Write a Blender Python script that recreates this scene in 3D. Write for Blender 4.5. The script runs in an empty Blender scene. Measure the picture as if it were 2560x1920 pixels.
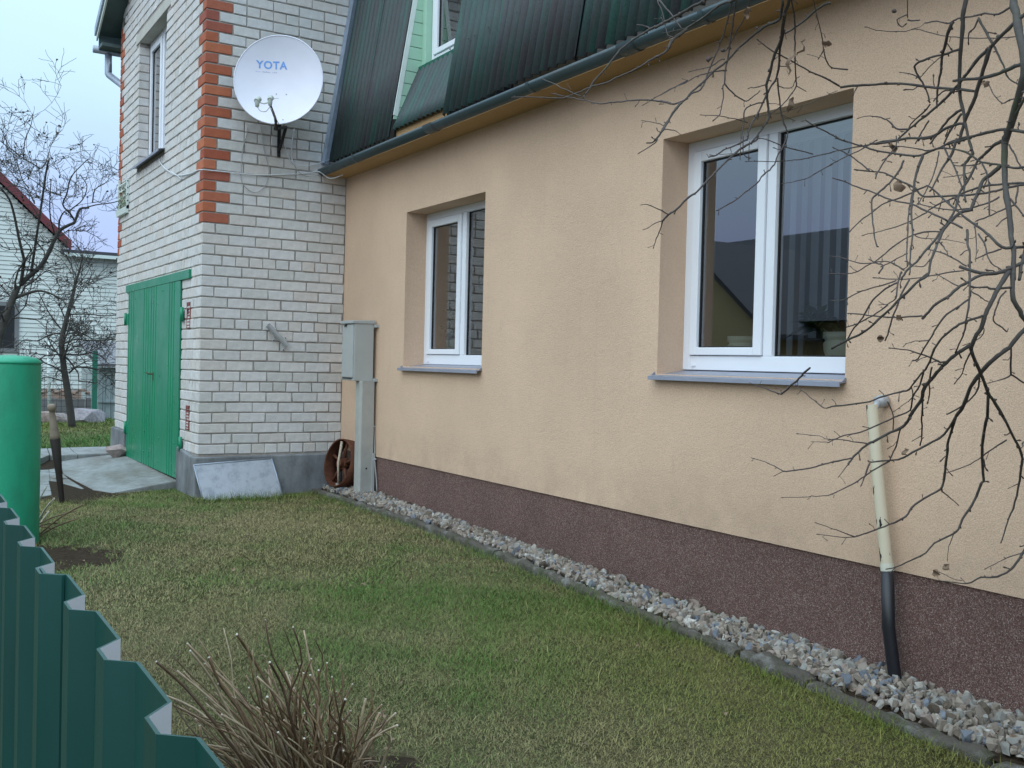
import bpy, bmesh, math, random
import numpy as np
from mathutils import Vector, Matrix
from mathutils import noise as mnoise
R = random.Random(7)
NR = np.random.default_rng(7)
C = bpy.context.scene.collection
scene = bpy.context.scene

# ------------------------------------------------------------------ camera
YAW, PITCH, ROLL, FPX = 0.5533881776, -0.0190071254, 0.0248394945, 2531.43
CAM = np.array([-2.5106367, -9.6851814, 0.9286345])
def _axes():
    cy, sy = math.cos(YAW), math.sin(YAW); cp, sp = math.cos(PITCH), math.sin(PITCH)
    f = np.array([sy*cp, cy*cp, sp]); r = np.array([cy, -sy, 0.0]); u = np.cross(r, f)
    c, s = math.cos(ROLL), math.sin(ROLL)
    return c*r+s*u, -s*r+c*u, f
AR, AU, AF = _axes()
cam_d = bpy.data.cameras.new('camera'); cam = bpy.data.objects.new('camera', cam_d); C.objects.link(cam)
cam.matrix_world = Matrix(((AR[0], AU[0], -AF[0], CAM[0]), (AR[1], AU[1], -AF[1], CAM[1]), (AR[2], AU[2], -AF[2], CAM[2]), (0, 0, 0, 1)))
cam_d.sensor_width = 36.0; cam_d.lens = 36.0*FPX/2560.0
cam_d.clip_start = 0.02; cam_d.clip_end = 600.0
scene.camera = cam

# ------------------------------------------------------------------ sky, sun, exposure
SUN_EL, SUN_AZ = math.radians(42), math.radians(248)      # azimuth clockwise from +Y: light from -X and a little -Y
world = bpy.data.worlds.new('World'); scene.world = world; world.use_nodes = True
wn, wl = world.node_tree.nodes, world.node_tree.links; wn.clear()
wo = wn.new('ShaderNodeOutputWorld')
sky = wn.new('ShaderNodeTexSky'); sky.sky_type = 'NISHITA'; sky.sun_disc = False
sky.sun_elevation = SUN_EL; sky.sun_rotation = SUN_AZ; sky.air_density = 1.0; sky.dust_density = 2.0
bg1 = wn.new('ShaderNodeBackground'); bg1.inputs[1].default_value = 0.10; wl.new(sky.outputs[0], bg1.inputs[0])
# overcast layer: the same all round, a little bluer low down, broken by soft clouds
tc = wn.new('ShaderNodeTexCoord'); sx = wn.new('ShaderNodeSeparateXYZ'); wl.new(tc.outputs['Generated'], sx.inputs[0])
rp = wn.new('ShaderNodeValToRGB'); wl.new(sx.outputs[2], rp.inputs[0])
el = rp.color_ramp.elements
el[0].position = 0.0; el[0].color = (0.23, 0.28, 0.47, 1); el[1].position = 0.42; el[1].color = (0.40, 0.56, 0.62, 1)
e = el.new(0.12); e.color = (0.25, 0.32, 0.51, 1)
e = el.new(0.24); e.color = (0.34, 0.48, 0.58, 1)
e = el.new(1.0); e.color = (0.86, 1.14, 1.46, 1)
nz = wn.new('ShaderNodeTexNoise'); nz.inputs['Scale'].default_value = 2.2; nz.inputs['Detail'].default_value = 3
wl.new(tc.outputs['Generated'], nz.inputs['Vector'])
mr = wn.new('ShaderNodeMapRange'); wl.new(nz.outputs[0], mr.inputs[0]); mr.inputs[1].default_value = 0.3; mr.inputs[2].default_value = 0.7
mr.inputs[3].default_value = 0.92; mr.inputs[4].default_value = 1.06
mm = wn.new('ShaderNodeMix'); mm.data_type = 'RGBA'; mm.blend_type = 'MULTIPLY'; mm.inputs[0].default_value = 1.0
wl.new(rp.outputs[0], mm.inputs[6]); wl.new(mr.outputs[0], mm.inputs[7])
bg2 = wn.new('ShaderNodeBackground'); bg2.inputs[1].default_value = 1.05; wl.new(mm.outputs[2], bg2.inputs[0])
mx = wn.new('ShaderNodeMixShader'); mx.inputs[0].default_value = 0.92
wl.new(bg1.outputs[0], mx.inputs[1]); wl.new(bg2.outputs[0], mx.inputs[2]); wl.new(mx.outputs[0], wo.inputs[0])
sun_d = bpy.data.lights.new('sun', 'SUN'); sun_d.energy = 0.6; sun_d.angle = math.radians(75); sun_d.color = (1.0, 0.965, 0.92)
sun = bpy.data.objects.new('sun', sun_d); C.objects.link(sun)
sdir = Vector((math.sin(SUN_AZ)*math.cos(SUN_EL), math.cos(SUN_AZ)*math.cos(SUN_EL), math.sin(SUN_EL)))
sun.rotation_euler = sdir.to_track_quat('Z', 'Y').to_euler(); sun.location = (-6, -4, 8)
scene.view_settings.view_transform = 'Standard'; scene.view_settings.look = 'None'
scene.view_settings.exposure = 1.02; scene.view_settings.gamma = 1.0; scene.view_settings.use_curve_mapping = False
try:
    scene.cycles.max_bounces = 8; scene.cycles.transparent_max_bounces = 16
except Exception: pass

# ------------------------------------------------------------------ measuring helpers (photo pixel, 2560 wide -> point on a plane)
def ray(x, y): return AF*FPX + AR*(x-1280.0) + AU*(960.0-y)
def onx(x, y, X): d = ray(x, y); return CAM + d*((X-CAM[0])/d[0])
def ony(x, y, Y): d = ray(x, y); return CAM + d*((Y-CAM[1])/d[1])
def onz(x, y, Z): d = ray(x, y); return CAM + d*((Z-CAM[2])/d[2])
def dep(x, y, Z): d = ray(x, y); return CAM + d*(Z/FPX)

# ------------------------------------------------------------------ materials
def _n(nt, t, **kw):
    n = nt.nodes.new(t)
    for k, v in kw.items():
        if k.startswith('i_'):
            key = k[2:]; key = int(key) if key.isdigit() else key.replace('_', ' ')
            n.inputs[key].default_value = v
        else: setattr(n, k, v)
    return n
def rgba(c): return (c[0], c[1], c[2], 1.0)
class Mat:
    """small node-graph helper around one Principled BSDF"""
    def __init__(s, name, base, rough=0.8, metal=0.0, spec=0.5):
        s.m = bpy.data.materials.new(name); s.m.use_nodes = True; s.nt = s.m.node_tree; s.L = s.nt.links
        s.b = s.nt.nodes['Principled BSDF']; s.b.inputs['Base Color'].default_value = rgba(base)
        s.b.inputs['Roughness'].default_value = rough; s.b.inputs['Metallic'].default_value = metal
        s.b.inputs['Specular IOR Level'].default_value = spec
        s.col = None; s.base = base; s.bumpn = None; s.tc = _n(s.nt, 'ShaderNodeTexCoord')
    def coord(s, scale=(1, 1, 1), kind='Object'):
        mp = _n(s.nt, 'ShaderNodeMapping'); mp.inputs['Scale'].default_value = scale
        s.L.new(s.tc.outputs[kind], mp.inputs[0]); return mp.outputs[0]
    def noise(s, scale, detail=3, rough=0.6, stretch=(1, 1, 1), kind='Object', dist=0.0):
        n = _n(s.nt, 'ShaderNodeTexNoise'); n.inputs['Scale'].default_value = scale; n.inputs['Detail'].default_value = detail
        n.inputs['Roughness'].default_value = rough; n.inputs['Distortion'].default_value = dist
        s.L.new(s.coord(stretch, kind), n.inputs['Vector']); return n.outputs[0]
    def voro(s, scale, out='Color', feat='F1', stretch=(1, 1, 1), kind='Object'):
        n = _n(s.nt, 'ShaderNodeTexVoronoi', feature=feat); n.inputs['Scale'].default_value = scale
        s.L.new(s.coord(stretch, kind), n.inputs['Vector']); return n.outputs[out]
    def ramp(s, fac, stops, interp='LINEAR'):
        r = _n(s.nt, 'ShaderNodeValToRGB'); r.color_ramp.interpolation = interp; e = r.color_ramp.elements
        while len(e) < len(stops): e.new(0.5)
        for q, (p, c) in zip(e, stops): q.position = p; q.color = rgba(c if hasattr(c, '__len__') else (c, c, c))
        s.L.new(fac, r.inputs[0]); return r.outputs[0]
    def cur(s):
        if s.col is None:
            r = _n(s.nt, 'ShaderNodeRGB'); r.outputs[0].default_value = rgba(s.base); s.col = r.outputs[0]
        return s.col
    def mix(s, other, fac=0.5, blend='MIX'):
        m = _n(s.nt, 'ShaderNodeMix', data_type='RGBA', blend_type=blend); a = s.cur()
        s.L.new(a, m.inputs[6])
        if hasattr(other, 'is_linked'): s.L.new(other, m.inputs[7])
        else: m.inputs[7].default_value = rgba(other)
        if hasattr(fac, 'is_linked'): s.L.new(fac, m.inputs[0])
        else: m.inputs[0].default_value = fac
        s.col = m.outputs[2]; s.L.new(s.col, s.b.inputs['Base Color']); return s
    def rand(s):
        g = _n(s.nt, 'ShaderNodeNewGeometry'); o = _n(s.nt, 'ShaderNodeObjectInfo')
        a = _n(s.nt, 'ShaderNodeMath', operation='ADD'); s.L.new(g.outputs['Random Per Island'], a.inputs[0]); s.L.new(o.outputs['Random'], a.inputs[1])
        f = _n(s.nt, 'ShaderNodeMath', operation='FRACT'); s.L.new(a.outputs[0], f.inputs[0]); return f.outputs[0]
    def bump(s, h, strength=0.4, dist=0.01):
        b = _n(s.nt, 'ShaderNodeBump'); b.inputs['Strength'].default_value = strength; b.inputs['Distance'].default_value = dist
        s.L.new(h, b.inputs['Height'])
        if s.bumpn is not None: s.L.new(s.bumpn, b.inputs['Normal'])
        s.bumpn = b.outputs[0]; s.L.new(s.bumpn, s.b.inputs['Normal']); return s
    def rough(s, fac): s.L.new(fac, s.b.inputs['Roughness']); return s
    def attr(s, name='Col'):
        a = _n(s.nt, 'ShaderNodeVertexColor', layer_name=name); return a.outputs[0]
M = {}
def simple(key, base, rough=0.7, metal=0.0, var=0.12, scale=6.0, bump=0.0, bscale=60, spec=0.5):
    m = Mat(key, base, rough, metal, spec)
    if var: m.mix(m.ramp(m.noise(scale, 4), [(0.25, 1-var), (0.75, 1+var*0.6)]), 1.0, 'MULTIPLY')
    if bump: m.bump(m.noise(bscale, 3), bump, 0.004)
    M[key] = m.m; return m
# stucco
def stucco(key, base, dark):
    m = Mat(key, base, 0.95, 0, 0.2)
    m.mix(m.ramp(m.noise(0.9, 5, 0.6), [(0.3, 0.90), (0.72, 1.05)]), 1.0, 'MULTIPLY')
    m.mix(m.ramp(m.noise(3.0, 5, 0.65, (1, 1, .35)), [(0.62, 0.0), (0.80, 1.0)]), 1.0) if False else None
    m.mix(dark, m.ramp(m.noise(7, 5, 0.7, (1, 1, .3)), [(0.60, 0.0), (0.85, 0.30)]))
    if key == 'stucco':                           # rain-splashed foot of the wall, faint runs and patched areas
        sp = _n(m.nt, 'ShaderNodeSeparateXYZ'); m.L.new(m.tc.outputs['Object'], sp.inputs[0])
        foot = m.ramp(sp.outputs[2], [(0.44, 1.0), (0.80, 0.0)])
        a = _n(m.nt, 'ShaderNodeMath', operation='MULTIPLY'); m.L.new(foot, a.inputs[0]); m.L.new(m.ramp(m.noise(6, 6, 0.7), [(0.35, 0.0), (0.7, 0.42)]), a.inputs[1]); m.mix((0.33, 0.24, 0.18), a.outputs[0])
        m.mix(dark, m.ramp(m.noise(5, 4, 0.6, (1, 3.0, .16)), [(0.60, 0.0), (0.82, 0.22)]))
        m.mix(m.ramp(m.noise(0.55, 3, 0.5), [(0.35, 0.93), (0.65, 1.05)]), 1.0, 'MULTIPLY')
    g = m.noise(210, 2, 0.7)
    m.mix(m.ramp(g, [(0.30, 0.72), (0.50, 1.0), (0.8, 1.10)]), 1.0, 'MULTIPLY')
    m.bump(m.noise(150, 3, 0.7), 0.75, 0.006); m.bump(m.noise(9, 3), 0.25, 0.01)
    M[key] = m.m
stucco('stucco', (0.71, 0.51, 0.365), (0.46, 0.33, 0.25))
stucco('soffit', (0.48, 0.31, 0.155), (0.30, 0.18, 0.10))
m = Mat('plinth_plaster', (0.16, 0.095, 0.08), 0.75, 0, 0.35)
vc = m.voro(260, 'Color'); sep = _n(m.nt, 'ShaderNodeSeparateColor'); m.L.new(vc, sep.inputs[0])
m.mix(m.ramp(sep.outputs[0], [(0.0, (0.05, 0.028, 0.024)), (0.35, (0.125, 0.062, 0.052)), (0.6, (0.17, 0.092, 0.078)), (0.85, (0.22, 0.15, 0.13)), (1.0, (0.36, 0.31, 0.28))]), 0.9)
m.mix(m.ramp(m.noise(2.2, 4), [(0.3, 0.85), (0.7, 1.15)]), 1.0, 'MULTIPLY')
m.bump(m.voro(260, 'Distance'), 0.8, 0.004); M['plinth'] = m.m
# bricks
def brickmat(key, stops, hue):
    m = Mat(key, stops[0][1], 0.9, 0, 0.2)
    m.mix(m.ramp(m.rand(), stops), 1.0)
    m.mix(m.ramp(m.noise(14, 5, 0.7, kind='Object'), [(0.3, 0.84), (0.7, 1.06)]), 1.0, 'MULTIPLY')
    m.mix(hue, m.ramp(m.noise(42, 4, 0.7), [(0.62, 0.0), (0.78, 0.45)]))
    m.bump(m.noise(120, 4, 0.7), 0.35, 0.004); M[key] = m.m
brickmat('white_brick', [(0.0, (0.57, 0.56, 0.53)), (0.3, (0.62, 0.615, 0.60)), (0.6, (0.66, 0.65, 0.64)), (0.8, (0.62, 0.58, 0.54)), (1.0, (0.69, 0.68, 0.66))], (0.36, 0.34, 0.31))
brickmat('red_brick', [(0.0, (0.36, 0.10, 0.06)), (0.4, (0.42, 0.13, 0.07)), (0.75, (0.50, 0.17, 0.09)), (1.0, (0.32, 0.10, 0.075))], (0.22, 0.08, 0.06))
m = simple('mortar', (0.35, 0.32, 0.29), 0.95, var=0.3, scale=12, bump=0.6, bscale=90)
m = Mat('concrete', (0.22, 0.235, 0.245), 0.9, 0, 0.25)
m.mix(m.ramp(m.noise(3.2, 6, 0.65, (1, 1, .5)), [(0.28, 0.40), (0.5, 0.85), (0.74, 1.45)]), 1.0, 'MULTIPLY')
m.mix((0.10, 0.11, 0.115), m.ramp(m.noise(9, 5, 0.7), [(0.55, 0.0), (0.75, 0.5)])); m.bump(m.noise(40, 5, 0.7), 0.5, 0.01); M['concrete'] = m.m
m = Mat('slab', (0.27, 0.285, 0.28), 0.85, 0, 0.3)
m.mix((0.13, 0.115, 0.085), m.ramp(m.noise(2.4, 6, 0.65, (1, .35, 1)), [(0.45, 0.0), (0.68, 0.75)]))
m.mix(m.ramp(m.noise(11, 5, 0.7), [(0.3, 0.75), (0.7, 1.15)]), 1.0, 'MULTIPLY'); m.bump(m.noise(24, 5, 0.7), 0.5, 0.012); M['slab'] = m.m
m = Mat('kerb', (0.105, 0.095, 0.08), 0.95, 0, 0.2)
m.mix((0.30, 0.30, 0.28), m.ramp(m.noise(5, 6, 0.7), [(0.52, 0.0), (0.7, 0.8)]))
m.mix((0.05, 0.065, 0.025), m.ramp(m.noise(8, 5, 0.7), [(0.5, 0.0), (0.66, 0.7)])); m.bump(m.noise(35, 5, 0.75), 0.9, 0.02); M['kerb'] = m.m
# stones
m = Mat('stone', (0.4, 0.36, 0.3), 0.85, 0, 0.3)
m.mix(m.ramp(m.rand(), [(0.0, (0.22, 0.19, 0.155)), (0.22, (0.30, 0.26, 0.215)), (0.40, (0.36, 0.335, 0.295)), (0.55, (0.26, 0.21, 0.175)), (0.68, (0.17, 0.19, 0.22)), (0.77, (0.29, 0.285, 0.26)), (0.92, (0.48, 0.465, 0.42)), (0.95, (0.13, 0.105, 0.08))], 'CONSTANT'), 1.0)
m.mix(m.ramp(m.noise(40, 4, 0.7), [(0.3, 0.7), (0.7, 1.15)]), 1.0, 'MULTIPLY'); m.bump(m.noise(70, 4, 0.7), 0.5, 0.006); M['stone'] = m.m
m = Mat('boulder', (0.30, 0.28, 0.29), 0.9, 0, 0.3)
m.mix(m.ramp(m.rand(), [(0.0, (0.30, 0.29, 0.31)), (0.5, (0.36, 0.27, 0.24)), (1.0, (0.24, 0.235, 0.22))]), 1.0)
m.mix(m.ramp(m.noise(20, 5, 0.7), [(0.3, 0.6), (0.7, 1.3)]), 1.0, 'MULTIPLY'); m.bump(m.noise(20, 5, 0.7), 0.6, 0.02); M['boulder'] = m.m
# paint, metal, plastic
m = Mat('door_green', (0.004, 0.235, 0.115), 0.33, 0, 0.5)
m.mix((0.006, 0.16, 0.085), m.ramp(m.noise(2.0, 4, 0.6, (1, 3, .6)), [(0.45, 0.0), (0.7, 0.5)]))
m.mix((0.03, 0.03, 0.02), m.ramp(m.noise(55, 2, 0.5), [(0.74, 0.0), (0.79, 0.8)]))
m.rough(m.ramp(m.noise(3, 4), [(0.3, 0.25), (0.7, 0.45)])); m.bump(m.noise(7, 3, 0.6, (1, 1, .4)), 0.12, 0.01); M['door_green'] = m.m
m = Mat('fence_green', (0.004, 0.052, 0.043), 0.42, 0.0, 0.5)
m.mix(m.ramp(m.noise(4, 4), [(0.3, 0.85), (0.7, 1.15)]), 1.0, 'MULTIPLY'); m.rough(m.ramp(m.noise(12, 4, .6, (1, 1, .2)), [(0.3, 0.34), (0.7, 0.52)]))
m.mix((0.10, 0.11, 0.09), m.ramp(m.noise(16, 5, 0.7, (1, 1, .12)), [(0.60, 0.0), (0.80, 0.28)])); m.mix((0.05, 0.045, 0.035), m.ramp(m.noise(60, 4, 0.7), [(0.66, 0.0), (0.78, 0.5)])); m.bump(m.noise(300, 2), 0.05, 0.001); M['fence_green'] = m.m
simple('fence_primer', (0.60, 0.62, 0.66), 0.5, var=0.06)
m = Mat('pillar_green', (0.012, 0.30, 0.16), 0.45, 0, 0.45)
m.mix((0.016, 0.17, 0.10), m.ramp(m.noise(5, 5, 0.65, (1, 1, .4)), [(0.42, 0.0), (0.7, 0.65)]))
m.mix((0.10, 0.06, 0.04), m.ramp(m.noise(22, 5, 0.7), [(0.70, 0.0), (0.76, 0.9)])); m.bump(m.noise(45, 4, 0.7), 0.35, 0.006); M['pillar_green'] = m.m
m = Mat('roof_sheet', (0.034, 0.080, 0.074), 0.55, 0, 0.4)
oi = m.rand()
m.mix((0.055, 0.055, 0.062), m.ramp(oi, [(0.25, 0.1), (0.75, 0.75)]))
m.mix((0.05, 0.043, 0.05), m.ramp(m.noise(2.6, 5, 0.65, (1, 2.2, .5)), [(0.40, 0.0), (0.62, 0.75)]))
m.mix((0.024, 0.105, 0.082), m.ramp(m.noise(3.4, 4, 0.6, (1, 3.5, .4)), [(0.5, 0.0), (0.68, 0.7)]))
m.mix(m.ramp(m.noise(60, 4, 0.7), [(0.3, 0.72), (0.7, 1.18)]), 1.0, 'MULTIPLY'); m.bump(m.noise(90, 3, 0.7), 0.3, 0.003); M['roof_sheet'] = m.m
m = Mat('gutter', (0.055, 0.085, 0.095), 0.45, 0.25, 0.5)
m.mix((0.07, 0.06, 0.05), m.ramp(m.noise(8, 5, .65, (1, .3, 1)), [(0.5, 0.0), (0.72, 0.6)])); m.rough(m.ramp(m.noise(20, 3), [(0.3, 0.35), (0.7, 0.6)])); M['gutter'] = m.m
simple('galv', (0.36, 0.42, 0.50), 0.5, 0.45, var=0.18, scale=14)
m = Mat('zinc_sheet', (0.40, 0.43, 0.475), 0.42, 0.55, 0.5)
m.mix((0.22, 0.25, 0.28), m.ramp(m.noise(9, 6, 0.7), [(0.45, 0.0), (0.68, 0.8)]))
m.mix((0.10, 0.11, 0.12), m.ramp(m.noise(34, 4, 0.7), [(0.66, 0.0), (0.76, 0.65)])); m.rough(m.ramp(m.noise(16, 4), [(0.3, 0.35), (0.7, 0.65)])); M['zinc_sheet'] = m.m
simple('pvc', (0.80, 0.83, 0.88), 0.28, var=0.03, scale=3)
simple('gasket', (0.012, 0.013, 0.015), 0.6, var=0)
simple('sill_metal', (0.30, 0.315, 0.38), 0.4, 0.3, var=0.12, scale=8)
simple('siding_mint', (0.37, 0.59, 0.45), 0.5, var=0.06, scale=4)
simple('siding_pale', (0.66, 0.70, 0.66), 0.6, var=0.10, scale=1.5)
simple('trim_pale', (0.66, 0.74, 0.70), 0.5, var=0.06)
simple('box_grey', (0.40, 0.42, 0.41), 0.45, var=0.07, scale=5)
simple('post_grey', (0.38, 0.385, 0.36), 0.7, var=0.16, scale=7, bump=0.15)
simple('black', (0.012, 0.012, 0.013), 0.5, var=0)
m = Mat('rust', (0.10, 0.038, 0.022), 0.8, 0.2, 0.3)
m.mix((0.20, 0.075, 0.035), m.ramp(m.noise(14, 6, 0.7), [(0.45, 0.0), (0.7, 0.7)]))
m.mix((0.04, 0.022, 0.02), m.ramp(m.noise(30, 5, 0.7), [(0.52, 0.0), (0.72, 0.7)])); m.bump(m.noise(50, 5, 0.7), 0.6, 0.006); M['rust'] = m.m
simple('rust_pale', (0.50, 0.42, 0.32), 0.8, var=0.25, scale=20)
simple('dish_white', (0.70, 0.71, 0.80), 0.38, var=0.05, scale=5)
simple('dish_back', (0.30, 0.33, 0.33), 0.5, var=0.15)
simple('print_blue', (0.16, 0.36, 0.78), 0.5, var=0.25, scale=60)
simple('print_faint', (0.50, 0.52, 0.72), 0.5, var=0.1)
simple('lnb', (0.50, 0.55, 0.50), 0.45, var=0.08)
simple('cable', (0.62, 0.64, 0.66), 0.5, var=0.08)
simple('cable_grey', (0.36, 0.36, 0.35), 0.55, var=0.1)
simple('tube_grey', (0.42, 0.43, 0.44), 0.45, 0.2, var=0.15, scale=20)
m = Mat('pipe_cream', (0.62, 0.56, 0.42), 0.5, 0, 0.4)
m.mix((0.38, 0.33, 0.22), m.ramp(m.noise(5, 5, .7, (1, 1, .3)), [(0.55, 0.0), (0.75, 0.4)]))
m.mix((0.014, 0.013, 0.013), m.ramp(m.noise(13, 4, 0.6, (1, 1, .45)), [(0.655, 0.0), (0.665, 1.0)])); M['pipe_cream'] = m.m
m = Mat('pipe_black', (0.012, 0.013, 0.017), 0.4, 0, 0.5)
m.mix((0.55, 0.52, 0.44), m.ramp(m.noise(24, 4, 0.6, (1, 1, .2)), [(0.70, 0.0), (0.72, 1.0)])); M['pipe_black'] = m.m
# wood, bark, plants
m = Mat('bark', (0.066, 0.058, 0.052), 0.9, 0, 0.3)
m.mix((0.11, 0.11, 0.10), m.ramp(m.noise(9, 5, 0.7), [(0.45, 0.0), (0.7, 0.6)]))
m.mix((0.075, 0.10, 0.045), m.ramp(m.noise(5, 5, 0.7), [(0.56, 0.0), (0.72, 0.55)])); m.bump(m.noise(90, 4, 0.7), 0.7, 0.004); M['bark'] = m.m
simple('twig', (0.068, 0.054, 0.050), 0.7, var=0.35, scale=30, bump=0.4, bscale=200)
simple('bud', (0.075, 0.055, 0.045), 0.8, var=0.3, scale=50)
simple('bark_far', (0.060, 0.055, 0.048), 0.9, var=0.3, scale=9, bump=0.5, bscale=40)
m = Mat('cane', (0.16, 0.105, 0.06), 0.6, 0, 0.4)
m.mix(m.ramp(m.rand(), [(0.0, (0.085, 0.05, 0.03)), (0.3, (0.17, 0.105, 0.055)), (0.6, (0.28, 0.195, 0.115)), (1.0, (0.42, 0.33, 0.22))]), 1.0)
m.mix(m.ramp(m.noise(25, 4, 0.7, (1, 1, .3)), [(0.3, 0.7), (0.7, 1.2)]), 1.0, 'MULTIPLY'); M['cane'] = m.m
simple('cut_wood', (0.60, 0.55, 0.46), 0.8, var=0.1)
simple('wood_pale', (0.24, 0.20, 0.15), 0.8, var=0.25, scale=18)
simple('rubber_dark', (0.022, 0.017, 0.015), 0.6, var=0.3, scale=20)
simple('leaf_dry', (0.22, 0.15, 0.10), 0.85, var=0.3, scale=40)
simple('leaf_green', (0.03, 0.075, 0.02), 0.5, var=0.3, scale=20)
simple('leaf_pale', (0.20, 0.24, 0.15), 0.6, var=0.3, scale=30)
simple('shed_board', (0.34, 0.40, 0.40), 0.75, var=0.22, scale=5)
simple('shed_roof', (0.18, 0.18, 0.19), 0.8, var=0.2)
simple('post_green', (0.02, 0.17, 0.11), 0.5, var=0.15)
simple('far_red', (0.16, 0.028, 0.035), 0.6, var=0.15)
simple('far_roof', (0.055, 0.055, 0.065), 0.7, var=0.15)
simple('far_base', (0.34, 0.24, 0.19), 0.9, var=0.3, scale=3)
simple('eternit', (0.20, 0.205, 0.205), 0.9, var=0.2, scale=3)
simple('soffit_dark', (0.075, 0.12, 0.12), 0.6, var=0.2, scale=5)
simple('lintel', (0.50, 0.49, 0.44), 0.9, var=0.15, scale=6, bump=0.3)
simple('soil', (0.040, 0.028, 0.018), 1.0, var=0.6, scale=26, bump=1.0, bscale=55, spec=0.1)
simple('room_wall', (0.36, 0.31, 0.26), 0.9, var=0.05)
simple('room_floor', (0.10, 0.07, 0.05), 0.6, var=0.1)
simple('blind', (0.40, 0.42, 0.47), 0.8, var=0.05)
simple('pot_cream', (0.62, 0.62, 0.52), 0.35, var=0.05)
simple('far_yellow', (0.52, 0.40, 0.22), 0.9, var=0.08)
simple('hedge', (0.03, 0.05, 0.02), 0.9, var=0.4, scale=8)
simple('vent_red', (0.24, 0.06, 0.05), 0.7, var=0.15)
# clear window glass: thin pane, mirror by Fresnel, otherwise see-through
gm = bpy.data.materials.new('window_glass'); gm.use_nodes = True; nt = gm.node_tree; nt.nodes.clear()
o_ = _n(nt, 'ShaderNodeOutputMaterial'); tr = _n(nt, 'ShaderNodeBsdfTransparent'); tr.inputs[0].default_value = (0.80, 0.88, 0.90, 1)
gl = _n(nt, 'ShaderNodeBsdfGlossy'); gl.inputs['Roughness'].default_value = 0.004; fr = _n(nt, 'ShaderNodeFresnel'); fr.inputs[0].default_value = 1.75
ad = _n(nt, 'ShaderNodeMath', operation='MULTIPLY_ADD'); nt.links.new(fr.outputs[0], ad.inputs[0]); ad.inputs[1].default_value = 1.9; ad.inputs[2].default_value = 0.10
mxs = _n(nt, 'ShaderNodeMixShader'); nt.links.new(ad.outputs[0], mxs.inputs[0]); nt.links.new(tr.outputs[0], mxs.inputs[1]); nt.links.new(gl.outputs[0], mxs.inputs[2]); nt.links.new(mxs.outputs[0], o_.inputs[0])
M['glass'] = gm
# lawn
def lawn_mat():
    m = Mat('lawn_soil', (0.06, 0.06, 0.025), 1.0, 0, 0.1)
    m.mix((0.14, 0.12, 0.07), m.ramp(m.noise(1.1, 5, 0.6), [(0.35, 0.0), (0.65, 0.9)]))
    m.mix((0.03, 0.055, 0.015), m.ramp(m.noise(2.3, 4, 0.6), [(0.5, 0.0), (0.7, 0.8)]))
    m.mix(m.ramp(m.noise(60, 4, 0.75), [(0.3, 0.5), (0.7, 1.3)]), 1.0, 'MULTIPLY'); m.bump(m.noise(60, 4, 0.7), 1.0, 0.02); M['lawn'] = m.m
lawn_mat()
m = Mat('grass_blade', (0.1, 0.1, 0.04), 0.75, 0, 0.25); m.col = m.attr(); m.L.new(m.col, m.b.inputs['Base Color']); M['grass'] = m.m
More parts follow.
